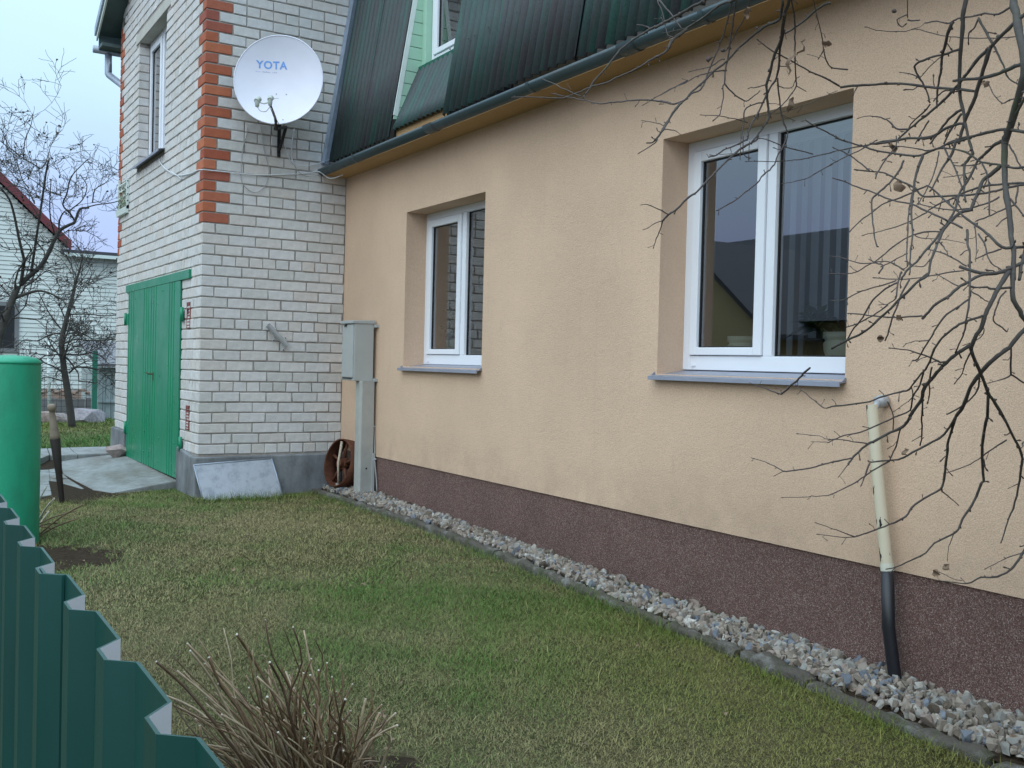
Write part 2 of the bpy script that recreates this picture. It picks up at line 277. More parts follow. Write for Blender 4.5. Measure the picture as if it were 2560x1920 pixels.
# ------------------------------------------------------------------ object helpers
def tag(o, label=None, cat=None, group=None, kind=None):
    if label: o['label'] = label
    if cat: o['category'] = cat
    if group: o['group'] = group
    if kind: o['kind'] = kind
    return o
def empty(name, loc, label=None, cat=None, group=None):
    o = bpy.data.objects.new(name, None); C.objects.link(o); o.location = loc; o.empty_display_size = 0.1
    return tag(o, label, cat, group)
def origin_of(p):
    v = Vector((0, 0, 0))
    while p is not None: v = v + p.location; p = p.parent
    return v
class MB:
    """collects faces for ONE mesh (world coordinates)"""
    def __init__(s): s.v = []; s.f = []; s.mi = []; s.sm = []
    def add(s, vs, fs, mi=0, smooth=False):
        n = len(s.v); s.v += [tuple(map(float, p)) for p in vs]
        for f in fs: s.f.append([n+i for i in f]); s.mi.append(mi); s.sm.append(smooth)
        return s
    def box(s, a, b, mi=0):
        (x0, y0, z0), (x1, y1, z1) = a, b
        x0, x1 = min(x0, x1), max(x0, x1); y0, y1 = min(y0, y1), max(y0, y1); z0, z1 = min(z0, z1), max(z0, z1)
        return s.add([(x0, y0, z0), (x1, y0, z0), (x1, y1, z0), (x0, y1, z0), (x0, y0, z1), (x1, y0, z1), (x1, y1, z1), (x0, y1, z1)],
                     [(0, 3, 2, 1), (4, 5, 6, 7), (0, 1, 5, 4), (1, 2, 6, 5), (2, 3, 7, 6), (3, 0, 4, 7)], mi)
    def quad(s, *p, mi=0): return s.add(p, [tuple(range(len(p)))], mi)
    def prism(s, poly, vec, mi=0):
        n = len(poly); vec = np.array(vec, float); a = [np.array(p, float) for p in poly]; b = [p+vec for p in a]
        fs = [tuple(range(n))[::-1], tuple(range(n, 2*n))] + [(i, (i+1) % n, n+(i+1) % n, n+i) for i in range(n)]
        return s.add(a+b, fs, mi)
    def tube(s, pts, rad, n=8, mi=0, smooth=True, cap=True):
        P = [np.array(p, float) for p in pts]; k = len(P)
        rad = list(rad) if hasattr(rad, '__len__') else [rad]*k
        t = [P[min(i+1, k-1)]-P[max(i-1, 0)] for i in range(k)]; t = [q/(np.linalg.norm(q)+1e-12) for q in t]
        up = np.array([0, 0, 1.0]) if abs(t[0][2]) < 0.9 else np.array([1.0, 0, 0])
        u = np.cross(t[0], up); u /= np.linalg.norm(u)
        vs = []
        for i in range(k):
            u = u - t[i]*(u@t[i]); u /= np.linalg.norm(u)+1e-12; w = np.cross(t[i], u)
            for j in range(n):
                a = 2*math.pi*j/n; vs.append(P[i]+rad[i]*(math.cos(a)*u+math.sin(a)*w))
        fs = [(i*n+j, i*n+(j+1) % n, (i+1)*n+(j+1) % n, (i+1)*n+j) for i in range(k-1) for j in range(n)]
        if cap: fs += [tuple(range(n))[::-1], tuple((k-1)*n+j for j in range(n))]
        return s.add(vs, fs, mi, smooth)
    def lathe(s, prof, base, n=20, mi=0, axis=None, cap=True):
        """prof: (radius, height) along axis from base"""
        ax = np.array(axis if axis is not None else (0, 0, 1), float); ax /= np.linalg.norm(ax)
        q = np.array([1.0, 0, 0]) if abs(ax[0]) < 0.9 else np.array([0, 1.0, 0])
        u = np.cross(ax, q); u /= np.linalg.norm(u); w = np.cross(ax, u); base = np.array(base, float)
        vs = [base+ax*h+r*(math.cos(2*math.pi*j/n)*u+math.sin(2*math.pi*j/n)*w) for r, h in prof for j in range(n)]
        k = len(prof); fs = [(i*n+j, i*n+(j+1) % n, (i+1)*n+(j+1) % n, (i+1)*n+j) for i in range(k-1) for j in range(n)]
        if cap: fs += [tuple(range(n))[::-1], tuple((k-1)*n+j for j in range(n))]
        return s.add(vs, fs, mi, True)
    def mesh(s, name, mats, off=(0, 0, 0)):
        me = bpy.data.meshes.new(name); ox, oy, oz = off
        me.from_pydata([(x-ox, y-oy, z-oz) for x, y, z in s.v], [], s.f)
        for mt in (mats if isinstance(mats, (list, tuple)) else [mats]): me.materials.append(mt)
        me.polygons.foreach_set('material_index', s.mi); me.polygons.foreach_set('use_smooth', s.sm); me.update(); return me
    def build(s, name, mats, parent=None, bevel=0.0, sharp=None):
        off = origin_of(parent) if parent is not None else None
        if off is None:                                   # top-level mesh: origin at its base centre
            a = np.array(s.v); off = ((a[:, 0].min()+a[:, 0].max())/2, (a[:, 1].min()+a[:, 1].max())/2, a[:, 2].min())
        o = bpy.data.objects.new(name, s.mesh(name, mats, off)); C.objects.link(o)
        if parent is not None: o.parent = parent
        else: o.location = off
        if bevel:
            b = o.modifiers.new('bevel', 'BEVEL'); b.width = bevel; b.segments = 2; b.limit_method = 'ANGLE'; b.angle_limit = math.radians(40)
        if sharp: o.data.set_sharp_from_angle(angle=math.radians(sharp))
        return o
def place(name, mesh, loc, parent, rot=None):
    o = bpy.data.objects.new(name, mesh); C.objects.link(o); o.parent = parent
    o.location = Vector(loc)-origin_of(parent)
    if rot is not None: o.rotation_euler = rot
    return o
def rects(a0, a1, b0, b1, holes):
    """cells of a rectangle left over round rectangular holes (h: a0,a1,b0,b1)"""
    A = sorted({a0, a1, *[min(max(h[i], a0), a1) for h in holes for i in (0, 1)]}); B = sorted({b0, b1, *[min(max(h[i], b0), b1) for h in holes for i in (2, 3)]})
    for i in range(len(A)-1):
        for j in range(len(B)-1):
            ca, cb = (A[i]+A[i+1])/2, (B[j]+B[j+1])/2
            if not any(h[0] < ca < h[1] and h[2] < cb < h[3] for h in holes): yield A[i], A[i+1], B[j], B[j+1]
def smooth_path(pts, sub=3):
    P = [np.array(p, float) for p in pts]
    if len(P) < 3: return P
    out = []
    for i in range(len(P)-1):
        p0, p1, p2, p3 = P[max(i-1, 0)], P[i], P[i+1], P[min(i+2, len(P)-1)]
        for k in range(sub):
            t = k/sub; out.append(0.5*((2*p1)+(p2-p0)*t+(2*p0-5*p1+4*p2-p3)*t*t+(3*p1-p0-3*p2+p3)*t**3))
    out.append(P[-1]); return out
def hull_stone(r, seed, flat=0.7, n=12):
    rr = random.Random(seed); bm = bmesh.new()
    for _ in range(n):
        v = Vector((rr.gauss(0, 1), rr.gauss(0, 1), rr.gauss(0, 1))).normalized()*rr.uniform(0.78, 1.1)
        bm.verts.new((v.x*r*1.15, v.y*r*0.9, v.z*r*flat))
    res = bmesh.ops.convex_hull(bm, input=bm.verts)
    bmesh.ops.delete(bm, geom=[g for g in res['geom_interior'] if isinstance(g, bmesh.types.BMVert)], context='VERTS')
    vs = [tuple(v.co) for v in bm.verts]; bm.verts.index_update(); fs = [[v.index for v in f.verts] for f in bm.faces]; bm.free()
    return vs, fs

W = 1.4369                      # the stucco wall stands on x = W, faces -X
GY = [-60, -12, -7.4, -6.3, -5.2, -4, -2.5, -1, 0, 1, 2, 4.5, 5.1, 9, 14, 60]
GZ = [-0.52, -0.50, -0.485, -0.447, -0.42, -0.388, -0.375, -0.388, -0.402, -0.425, -0.437, -0.44, -0.365, -0.36, -0.34, -0.3]
def gz(x, y):
    z = np.interp(y, GY, GZ)
    return z + 0.012*np.sin(x*2.1+1.0)*np.sin(y*1.7)*(abs(x) < 3)

# ------------------------------------------------------------------ ground
mb = MB()
gx = [-90, -40, -20, -12, -8, -6, -4.5]+[round(-3.6+0.15*i, 3) for i in range(34)]+[1.7, 3, 6, 12, 25, 60, 120]
gy = [-60, -30, -18, -12]+[round(-10.5+0.25*i, 3) for i in range(80)]+[10, 11, 12, 14, 18, 25, 40, 80, 200]
vs = [(x, y, float(gz(x, y))) for y in gy for x in gx]; nx = len(gx)
fs = [(j*nx+i, j*nx+i+1, (j+1)*nx+i+1, (j+1)*nx+i) for j in range(len(gy)-1) for i in range(nx-1)]
mb.add(vs, fs, 0, True); g_ = mb.build('ground', M['lawn']); tag(g_, kind='structure')
# ------------------------------------------------------------------ brick garage tower
garage = empty('brick_garage', (1.5, 2.0, -0.41), 'white brick garage tower with red corner bricks and a green double door', 'building')
HB = 0.1                                        # one course
YF = 4.13                                       # far end of its door side
DOOR = (0.706, 3.315, -0.9, 1.70); WIN = (1.60, 2.985, 3.15, 4.64)
def brick_mesh(dx, dy, dz, var, mat):
    rr = random.Random(hash((round(dx, 3), round(dy, 3), var)) & 0xffff)
    bm = bmesh.new(); bmesh.ops.create_cube(bm, size=1.0)
    for v in bm.verts:
        v.co = Vector(((v.co.x+.5)*dx, (v.co.y+.5)*dy, (v.co.z+.5)*dz))
        v.co += Vector((rr.uniform(-.0022, .0022), rr.uniform(-.0022, .0022), rr.uniform(-.002, .002)))
    bmesh.ops.bevel(bm, geom=list(bm.edges), offset=0.0045, segments=1, affect='EDGES')
    if rr.random() < 0.55:                       # a knocked corner
        c = rr.choice([v for v in bm.verts]).co.copy(); mid = Vector((dx/2, dy/2, dz/2))
        for v in bm.verts:
            if (v.co-c).length < 0.018: v.co += (mid-v.co).normalized()*rr.uniform(.003, .008)
    me = bpy.data.meshes.new('brick'); bm.to_mesh(me); bm.free(); me.materials.append(mat); return me
_bm = {}
def get_brick(dx, dy, red, var):
    k = (round(dx, 2), round(dy, 2), red, var)
    if k not in _bm: _bm[k] = brick_mesh(k[0], k[1], 0.0875, var, M['red_brick' if red else 'white_brick'])
    return _bm[k]
front, side, red = [], [], []
J = 0.0115
for c in range(0, 62):
    z = c*HB+0.006; quoin = c >= 22
    cx, cy = (0.25, 0.12) if c % 2 == 0 else (0.12, 0.25)
    (red if quoin else front).append((0.0, 0.0, z, cx, cy))
    x = cx+J; hdr = (c % 6 == 0)
    if c == 1: front.append((x, 0, z, 0.185, 0.12)); x += 0.185+J
    if not quoin and c % 6 == 0 and c > 0: x -= 0.06; front[-1] = (0, 0, z, 0.19, 0.12)
    lim = (W if z < 2.75 else 1.50+0.16*max(0, z-4.4)) if c < 50 else 0
    if c >= 50: red.pop() if quoin else front.pop()
    while x < lim-0.03:
        L = (0.12 if hdr else 0.25)+R.uniform(-.004, .004)
        L = min(L, lim-x-0.004)
        if L > 0.025: front.append((x+0, R.uniform(-.0015, .0015), z+R.uniform(-.0015, .0015), L, 0.12))
        x += L+J+R.uniform(-.002, .002)
    # door side, x = 0, running away from the corner
    y = cy+J; fx = 0.12 if c % 2 == 0 else 0.25
    while y < YF-0.02:
        far = YF-y
        if quoin and far < fx+0.2:
            if far-fx-J > 0.03: side.append((0, y, z, 0.12, far-fx-J))
            if z < 5.06: red.append((0, YF-fx, z, 0.12, fx))
            break
        if z+.09 > 5.14+.51*min(y, YF-y): 
            if y > 2: break
            y += .13; continue
        L = (0.12 if (c % 6 == 0 or R.random() < 0.42) else 0.25)+R.uniform(-.004, .004); L = min(L, far)
        hit = None
        for (a, b, z0, z1) in (DOOR, WIN, (1.42, 3.16, 4.64, 4.78)):
            if z0 < z+0.045 < z1 and y < b and y+L+J+.055 > a: hit = (a, b)
        if hit: L = hit[0]-y                        # the last brick is cut to meet the opening
        if L > .02: side.append((R.uniform(-.0015, .0015), y, z+R.uniform(-.0015, .0015), 0.12, L))
        y = hit[1] if hit else y+L+J
def vis(b):                                      # which bricks show largest: the dish side first, then the door side from the corner on
    return (b[3] > 0.3, b[2] > 4.55, b[1])
allw = [b for b in front if b[2] < 4.5]+sorted([b for b in side if b[2] < 4.4], key=lambda b: b[1])+[b for b in side if b[2] >= 4.4]+[b for b in front if b[2] >= 4.5]
for i, (x, y, z, dx, dy) in enumerate(allw[:300]):
    place('brick', get_brick(dx, dy, False, R.randrange(5)), (x, y+R.uniform(-.0025, .002)*(y < .05), z), garage, (0, R.uniform(-.004, .004)*(y < .05), R.uniform(-.004, .004)))
for (x, y, z, dx, dy) in red: place('quoin_brick', get_brick(dx, dy, True, R.randrange(5)), (x, y, z), garage)
mb = MB()
for (x, y, z, dx, dy) in allw[300:]:
    me = get_brick(dx, dy, False, R.randrange(5))
    mb.add([(v.co.x+x, v.co.y+y, v.co.z+z) for v in me.vertices], [tuple(p.vertices) for p in me.polygons])
tag(mb.build('brick', M['white_brick'], garage), kind='stuff')
# mortar core, 8 mm behind the brick faces
mb = MB(); e = 0.008
for a, b, c0, d in rects(e, 3.2, -0.02, 5.2, []): mb.quad((a, e, c0), (b, e, c0), (b, e, d), (a, e, d))
for a, b, c0, d in rects(e, YF-e, -0.02, 6.0, [DOOR, WIN]): mb.quad((e, b, c0), (e, a, c0), (e, a, d), (e, b, d))
mb.quad((e, YF-e, -0.02), (3.2, YF-e, -0.02), (3.2, YF-e, 5.1), (e, YF-e, 5.1))
mb.quad((e, e, 5.2), (e, YF-e, 5.05), (e, 2.07, 6.15))
y0, y1, z0, z1 = WIN; D2 = 0.26
mb.quad((e, y0-e, z0), (D2, y0-e, z0), (D2, y0-e, z1), (e, y0-e, z1)); mb.quad((e, y1+e, z0), (D2, y1+e, z0), (D2, y1+e, z1), (e, y1+e, z1))
mb.quad((e, y0-e, z0-.002), (D2, y0-e, z0-.002), (D2, y1+e, z0-.002), (e, y1+e, z0-.002))
mb.build('mortar_core', M['mortar'], garage)
MB().box((-0.004, 1.42, 4.645), (0.25, 3.16, 4.765)).build('lintel', M['lintel'], garage, bevel=0.006)
# foundation: two lengths either side of the doorway
mb = MB(); f = -0.036
mb.prism([(f, f, -0.8), (W, f, -0.8), (W, f, -0.012), (f, f, -0.02)], (0, 0.2, 0)); mb.prism([(f, 0.164, -0.8), (f, 0.69, -0.8), (f, 0.69, 0.03), (f, 0.164, -0.02)], (0.2, 0, 0))
mb.build('foundation', M['concrete'], garage, bevel=0.012)
MB().prism([(f-.01, 3.33, -0.8), (f-.01, YF+0.05, -0.8), (f, YF+0.04, 0.0), (f, 3.33, 0.0)], (0.3, 0, 0)).build('foundation', M['concrete'], garage, bevel=0.012)
# green double door: two ribbed steel leaves
zb, zt = -0.30, 1.69
ys = lambda xs: [float(onx(280+q/6.9125, 741, 0.0)[1]) for q in xs]
ribs = sorted(ys([335, 372, 408, 592, 632, 668, 718, 758, 798, 1030, 1072, 1112]))
mid = float(onx(280+692/6.9125, 741, 0.0)[1])
def leaf(ya, yb):
    pr = [(0.0, ya)]
    for r in ribs:
        if ya+.02 < r < yb-.02: pr += [(-0.004, r-0.022), (0.012, r-0.004), (0.012, r+0.004), (-0.004, r+0.022)]
    pr.append((0.0, yb)); off = -0.016
    pts = [(x+off, y) for x, y in pr]; n = len(pts); mb = MB()
    vs = [(x, y, zb) for x, y in pts]+[(x, y, zt) for x, y in pts]; vs += [(0.03, ya, zb), (0.03, yb, zb), (0.03, ya, zt), (0.03, yb, zt)]
    fs = [(i+1, i, n+i, n+i+1) for i in range(n-1)]+[(0, 2*n, 2*n+2, n), (n-1, 2*n-1, 2*n+3, 2*n+1), (2*n, 2*n+1, 2*n+3, 2*n+2)]
    fs += [tuple(range(n))+(2*n+1, 2*n), tuple(range(n, 2*n))[::-1]+(2*n+2, 2*n+3)]
    mb.add(vs, fs); return mb.build('door_leaf', M['door_green'], garage)
lr, ll = leaf(DOOR[0]+.012, mid-.003), leaf(mid+.003, DOOR[1]-.03)
for yy in (0.9, 1.5, 2.3, 2.9):
    for zz in (1.60, 0.72, 0.05, -0.18):
        MB().lathe([(0.012, 0), (0.011, .005), (0.004, .008)], (-0.018, yy+R.uniform(-.05, .05), zz+R.uniform(-.03, .03)), 8, axis=(-1, 0, 0)).build('bolt', M['door_green'], lr if yy < mid else ll)
p = onx(383, 935, -0.02); mb = MB()
mb.box((-0.024, p[1]-.012, p[2]-.07), (-0.017, p[1]+.012, p[2]+.02)); mb.tube([(-0.03, p[1], p[2]), (-0.07, p[1], p[2]), (-0.075, p[1]+.08, p[2]+.012)], 0.007, 8)
mb.build('door_handle', M['rust'], lr)
def hinge(pa, pb, par, dy):
    a, b = onx(*pa, -0.02), onx(*pb, -0.02); z0, z1 = sorted((a[2], b[2])); y = (a[1]+b[1])/2
    mb = MB(); mb.lathe([(0.017, 0), (0.017, z1-z0)], (-0.03, y, z0), 12); mb.box((-0.024, y, z0+.01), (-0.017, y+dy, z1-.01)); mb.build('hinge', M['door_green'], par)
hinge((316, 783), (316, 814), ll, -0.12); hinge((315, 1053), (315, 1084), ll, -0.12); hinge((457, 768), (457, 804), lr, 0.10); hinge((453, 1092), (453, 1128), lr, 0.10)
a, b = onx(312.5, 722.5, -0.03), onx(470, 688.5, -0.03)
MB().box((-0.022, b[1], 1.692), (0.005, a[1], 1.782)).build('door_header', M['door_green'], garage, bevel=0.004)
# dark jamb strip beside the right leaf
MB().box((0.0, DOOR[0], zb), (0.04, DOOR[0]+.011, zt)).build('door_jamb', M['gasket'], garage)
for (pa, pb) in (((468, 756), (475.5, 821)), ((465.5, 1013), (472.8, 1076))):
    a, b = onx(*pa, 0.0), onx(*pb, 0.0); y0_, y1_ = sorted((a[1], b[1])); z0_, z1_ = sorted((a[2], b[2]))
    mb = MB(); t = 0.010
    for q in ((y0_, y0_+t*1.4, z0_, z1_), (y1_-t*1.4, y1_, z0_, z1_), (y0_, y1_, z0_, z0_+t), (y0_, y1_, z1_-t*3, z1_)): mb.box((-0.004, q[0], q[2]), (0.01, q[1], q[3]))
    v = mb.build('vent_grille', M['vent_red'], garage)
    MB().box((0.004, y0_, z0_), (0.009, y1_, z1_)).build('backing', M['black'], v)
    k = 8
    for i in range(1, k): zz = z0_+(z1_-z0_)*i/k; MB().box((-0.003, y0_+t, zz-.005), (0.003, y1_-t, zz+.005)).build('slat', M['vent_red'], v)

# ------------------------------------------------------------------ white plastic windows (all face -X)
def member(mb, x0, x1, y0, y1, z0, z1): mb.box((x0, y0, z0), (x1, y1, z1))
def pvc_window(parent, X, y0, y1, z0, z1, mull=None, sash=None, fw=0.062, base=0.085, depth=0.07, caps=True):
    """frame from y0 to y1; mull = (a, b) mullion; sash = (a, b) clear opening that carries an opening sash"""
    mb = MB(); x1 = X+depth
    member(mb, X, x1, y0, y0+fw, z0, z1); member(mb, X, x1, y1-fw, y1, z0, z1)
    member(mb, X, x1, y0+fw, y1-fw, z1-fw, z1); member(mb, X, x1, y0+fw, y1-fw, z0, z0+base)
    bays = [(y0+fw, y1-fw)]
    if mull: member(mb, X, x1, mull[0], mull[1], z0+base, z1-fw); bays = [(y0+fw, mull[0]), (mull[1], y1-fw)]
    w = mb.build('window', M['pvc'], parent, bevel=0.004)
    for a, b in bays:
        za, zb_ = z0+base, z1-fw
        if sash and a < (sash[0]+sash[1])/2 < b:
            s = MB(); q = 0.068; xs = X-0.014
            member(s, xs, x1-.01, a+.004, a+q, za+.004, zb_-.004); member(s, xs, x1-.01, b-q, b-.004, za+.004, zb_-.004)
            member(s, xs, x1-.01, a+q, b-q, za+.004, za+.05); member(s, xs, x1-.01, a+q, b-q, zb_-q, zb_-.004)
            s.build('sash', M['pvc'], w, bevel=0.005); a, b, za, zb_ = a+q, b-q, za+.05, zb_-q; gx_ = X+0.012
        else: gx_ = X+0.030
        g = MB(); t = 0.007
        for r in ((a, a+t, za, zb_), (b-t, b, za, zb_), (a+t, b-t, za, za+t), (a+t, b-t, zb_-t, zb_)): member(g, gx_-.004, gx_+.016, *r)
        g.build('gasket', M['gasket'], w)
        MB().quad((gx_+.004, b-.002, za+.002), (gx_+.004, a+.002, za+.002), (gx_+.004, a+.002, zb_-.002), (gx_+.004, b-.002, zb_-.002)).build('pane', M['glass'], w)
        MB().quad((gx_+.03, b-.002, za+.002), (gx_+.03, a+.002, za+.002), (gx_+.03, a+.002, zb_-.002), (gx_+.03, b-.002, zb_-.002)).build('pane', M['glass'], w) if False else None
    if caps:
        for yy in (y0+.10, y1-.10): MB().box((X-.008, yy-.018, z0+.022), (X, yy+.018, z0+.034)).build('drain_cap', M['pvc'], w)
    return w
ym = (WIN[0]+WIN[1])/2
pvc_window(garage, 0.125, WIN[0], WIN[1], WIN[2]+.02, WIN[3]+.005, mull=(ym-.04, ym+.04), sash=(ym+.05, WIN[1]-.06), caps=False)
MB().prism([(0.13, WIN[0]-.03, 3.185), (-0.075, WIN[0]-.03, 3.145), (-0.075, WIN[0]-.03, 3.120), (-0.068, WIN[0]-.03, 3.120), (-0.068, WIN[0]-.03, 3.141), (0.13, WIN[0]-.03, 3.178)], (0, WIN[1]-WIN[0]+.06, 0)).build('window_sill', M['sill_metal'], garage)
mb = MB(); mb.box((0.27, 1.2, 2.6), (2.9, 3.6, 2.65)); mb.box((2.9, 1.2, 2.6), (2.95, 3.6, 4.95)); mb.box((0.27, 1.15, 2.6), (2.9, 1.2, 4.95)); mb.box((0.27, 3.6, 2.6), (2.9, 3.65, 4.95)); mb.box((0.27, 1.2, 4.95), (2.9, 3.6, 5.0))
mb.build('room', M['room_wall'], garage)
mb = MB(); n = 40                               # pleated net curtain
vs = []; 
for i in range(n+1):
    y = WIN[0]+0.02+(WIN[1]-WIN[0]-.04)*i/n; x = 0.34+0.018*math.sin(i*1.9)
    vs += [(x, y, 3.0), (x, y, 4.66)]
mb.add(vs, [(2*i, 2*i+1, 2*i+3, 2*i+2) for i in range(n)], 0, True); mb.build('curtain', M['blind'], garage)
# roof: gable over the door side, boarded underneath
sl = 0.51; zr = 5.16
def rp_(y, d=0.0): return zr+sl*min(y-(-0.0), YF-y)*1.0+d
XO, XB = -0.235, 3.4; OV = 0.24
mb = MB(); pts = [(-OV, rp_(-OV)), (2.065, rp_(2.065)), (YF+OV, rp_(YF+OV))]
poly = [(XO, y, z) for y, z in pts]+[(XO, y, z+0.05) for y, z in pts[::-1]]
mb.prism(poly, (XB-XO, 0, 0)); mb.build('roof_deck', M['soffit_dark'], garage)
for k in range(3):                               # barge boards, in two steps, on the two slopes
    for (ya, yb) in ((-OV-.02, 2.065), (2.065, YF+OV+.02)):
        if k == 2: continue
        x0 = XO-0.022*(k+1)
        MB().prism([(x0, ya, rp_(ya)-.05+.06*k), (x0, yb, rp_(yb)-.05+.06*k), (x0, yb, rp_(yb)+.09+.03*k), (x0, ya, rp_(ya)+.09+.03*k)], (0.020, 0, 0)).build('barge_board', M['trim_pale' if k == 0 else 'galv'], garage)
ye = YF+OV+.01; q = ony(233, 122, ye+.03); ze = q[2]
MB().box((XO+.01, YF+.02, rp_(YF+OV)-.17), (3.3, ye-.03, rp_(YF+OV)-.13)).build('eave_box', M['soffit_dark'], garage)
MB().box((XO+.005, ye-.03, rp_(YF+OV)-.18), (3.3, ye-.010, rp_(YF+OV)+.03)).build('fascia', M['soffit_dark'], garage)
gt = MB(); gt.tube([(q[0]-.0, ye+.03, ze), (3.3, ye+.03, ze)], 0.05, 12); gu = gt.build('gutter', M['galv'], garage)
a = ony(271, 132, ye+.03); b = ony(271, 186, ye+.03); c0 = ony(303, 216, YF+.07)
MB().tube([(a[0], a[1], ze), tuple(b), tuple(b+(c0-b)*0.04), (0.07, YF+.09, c0[2]), (0.07, YF+.09, c0[2]-.2), (0.07, YF+.09, -0.3)], 0.045, 12).build('downpipe', M['galv'], gu)
# wall shelf with a plant at the far end
p0, p1 = onx(301, 470, 0.0), onx(322, 538, 0.0); ya, yb = sorted((p0[1], p1[1])); za, zb_ = 2.68, 3.09
sh = empty('wall_planter', (-0.06, (ya+yb)/2, za), 'pale lattice wall planter with trailing leaves near the far edge of the tower', 'planter')
mb = MB()
for yy in (ya, yb-.03): mb.box((-0.03, yy, za+.05), (-0.004, yy+.03, zb_+.06*(yy > ya+.1)))
for k in range(4): mb.box((-0.026, ya, za+.14+.08*k), (-0.010, yb, za+.155+.08*k))
mb.build('frame', M['trim_pale'], sh)
MB().prism([(-0.055, ya, za+.07), (-0.045, ya, za), (-0.004, ya, za), (-0.004, ya, za+.10)], (0, yb-ya, 0)).build('trough', M['trim_pale'], sh)
mb = MB()
for i in range(90):
    c = np.array([-0.035+R.gauss(0, .012), R.uniform(ya, yb), za+.08+abs(R.gauss(0, .16))]); r = R.uniform(.012, .026); a = Vector((R.gauss(0, 1), R.gauss(0, 1), R.gauss(0, 1))).normalized(); b = a.orthogonal().normalized()
    mb.quad(c-np.array(a)*r, c+np.array(b)*r*.6, c+np.array(a)*r, c-np.array(b)*r*.6)
tag(mb.build('leaves', M['leaf_pale'], sh), kind='stuff')
# ------------------------------------------------------------------ rendered house
house = empty('stucco_house', (4.0, -4.5, -0.43), 'peach stucco house with brown plinth, white windows and a dark green mansard roof', 'building')
YN = -13.0
W1 = (-2.835, -1.43, 0.89, 2.27); W2 = (-6.36, -4.953, 0.895, 2.303); RV = 0.20
mb = MB()
for a, b, c, d in rects(YN, -0.001, 0.028, 2.90, [W1, W2]): mb.quad((W, b, c), (W, a, c), (W, a, d), (W, b, d))
for (a, b, c, d) in (W1, W2):
    x1 = W+RV+.02
    mb.quad((W, b, c), (W, b, d), (x1, b, d), (x1, b, c)); mb.quad((W, a, c), (x1, a, c), (x1, a, d), (W, a, d))
    mb.quad((W, b, d), (W, a, d), (x1, a, d), (x1, b, d)); mb.quad((W, a, c), (W, b, c), (x1, b, c), (x1, a, c))
mb.quad((W, YN, 0.028), (9, YN, 0.028), (9, YN, 2.9), (W, YN, 2.9))
mb.quad((W, -.001, 0.028), (W, YN, 0.028), (W+.03, YN, 0.028), (W+.03, -.001, 0.028))
mb.build('wall', M['stucco'], house)
mb = MB(); mb.quad((W+.010, -.002, -0.7), (W+.010, YN, -0.7), (W+.010, YN, 0.03), (W+.010, -.002, 0.03)); mb.quad((W+.01, YN+.01, -.7), (9, YN+.01, -.7), (9, YN+.01, .03), (W+.01, YN+.01, .03))
mb.build('plinth', M['plinth'], house)
Y1, Y2 = -1.475, -2.475
GX, GZ_ = 1.178, 2.826
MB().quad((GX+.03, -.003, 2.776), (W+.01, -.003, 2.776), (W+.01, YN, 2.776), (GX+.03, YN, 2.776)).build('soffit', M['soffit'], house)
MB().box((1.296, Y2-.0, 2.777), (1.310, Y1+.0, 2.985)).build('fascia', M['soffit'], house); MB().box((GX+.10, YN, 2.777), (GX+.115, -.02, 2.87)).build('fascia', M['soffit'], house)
# gutter in lengths with brackets
mb = MB(); n = 10; r = 0.056
def gutter_len(ya, yb, name):
    mb = MB(); vs = []
    for y in (ya, yb):
        for rr in (r, r-.005):
            for i in range(n+1):
                a = math.pi+math.pi*i/n; vs.append((GX+rr*math.cos(a), y, GZ_+rr*math.sin(a)))
    m_ = n+1
    for k in range(n):
        mb_f = [(k, k+1, 2*m_+k+1, 2*m_+k), (m_+k+1, m_+k, 3*m_+k, 3*m_+k+1), (k, m_+k, m_+k+1, k+1)]
        mb.f += [list(f) for f in mb_f]; mb.mi += [0]*3; mb.sm += [True, True, False]
    mb.f += [[0, 2*m_, 3*m_, m_], [n, m_+n, 3*m_+n, 2*m_+n]]; mb.mi += [0, 0]; mb.sm += [False, False]
    mb.v = vs
    if yb > -.1: mb.add([(GX+r*math.cos(math.pi+math.pi*i/n), yb, GZ_+r*math.sin(math.pi+math.pi*i/n)) for i in range(n+1)], [tuple(range(n+1))])
    return mb.build(name, M['gutter'], house)
cuts = [-0.012, -2.45, -4.98, -7.6, -10.2, YN]
for a, b in zip(cuts[1:], cuts[:-1]): gutter_len(a+.002, b, 'gutter')
for y in [-0.9, -2.42, -3.9, -4.95, -5.6, -6.4, -7.57, -8.6, -10.2]:
    mb = MB(); w = 0.075 if y in (-2.42, -4.95, -7.57) else 0.018
    vs = [(GX+(r+.005)*math.cos(math.pi+math.pi*i/n), yy, GZ_+(r+.005)*math.sin(math.pi+math.pi*i/n)) for yy in (y-w, y+w) for i in range(n+1)]
    mb.add(vs, [(k, n+1+k, n+2+k, k+1) for k in range(n)], 0, True); mb.box((GX+r-.01, y-.012, GZ_), (GX+.064, y+.012, GZ_+.006))
    mb.build('gutter_bracket', M['gutter'], house)
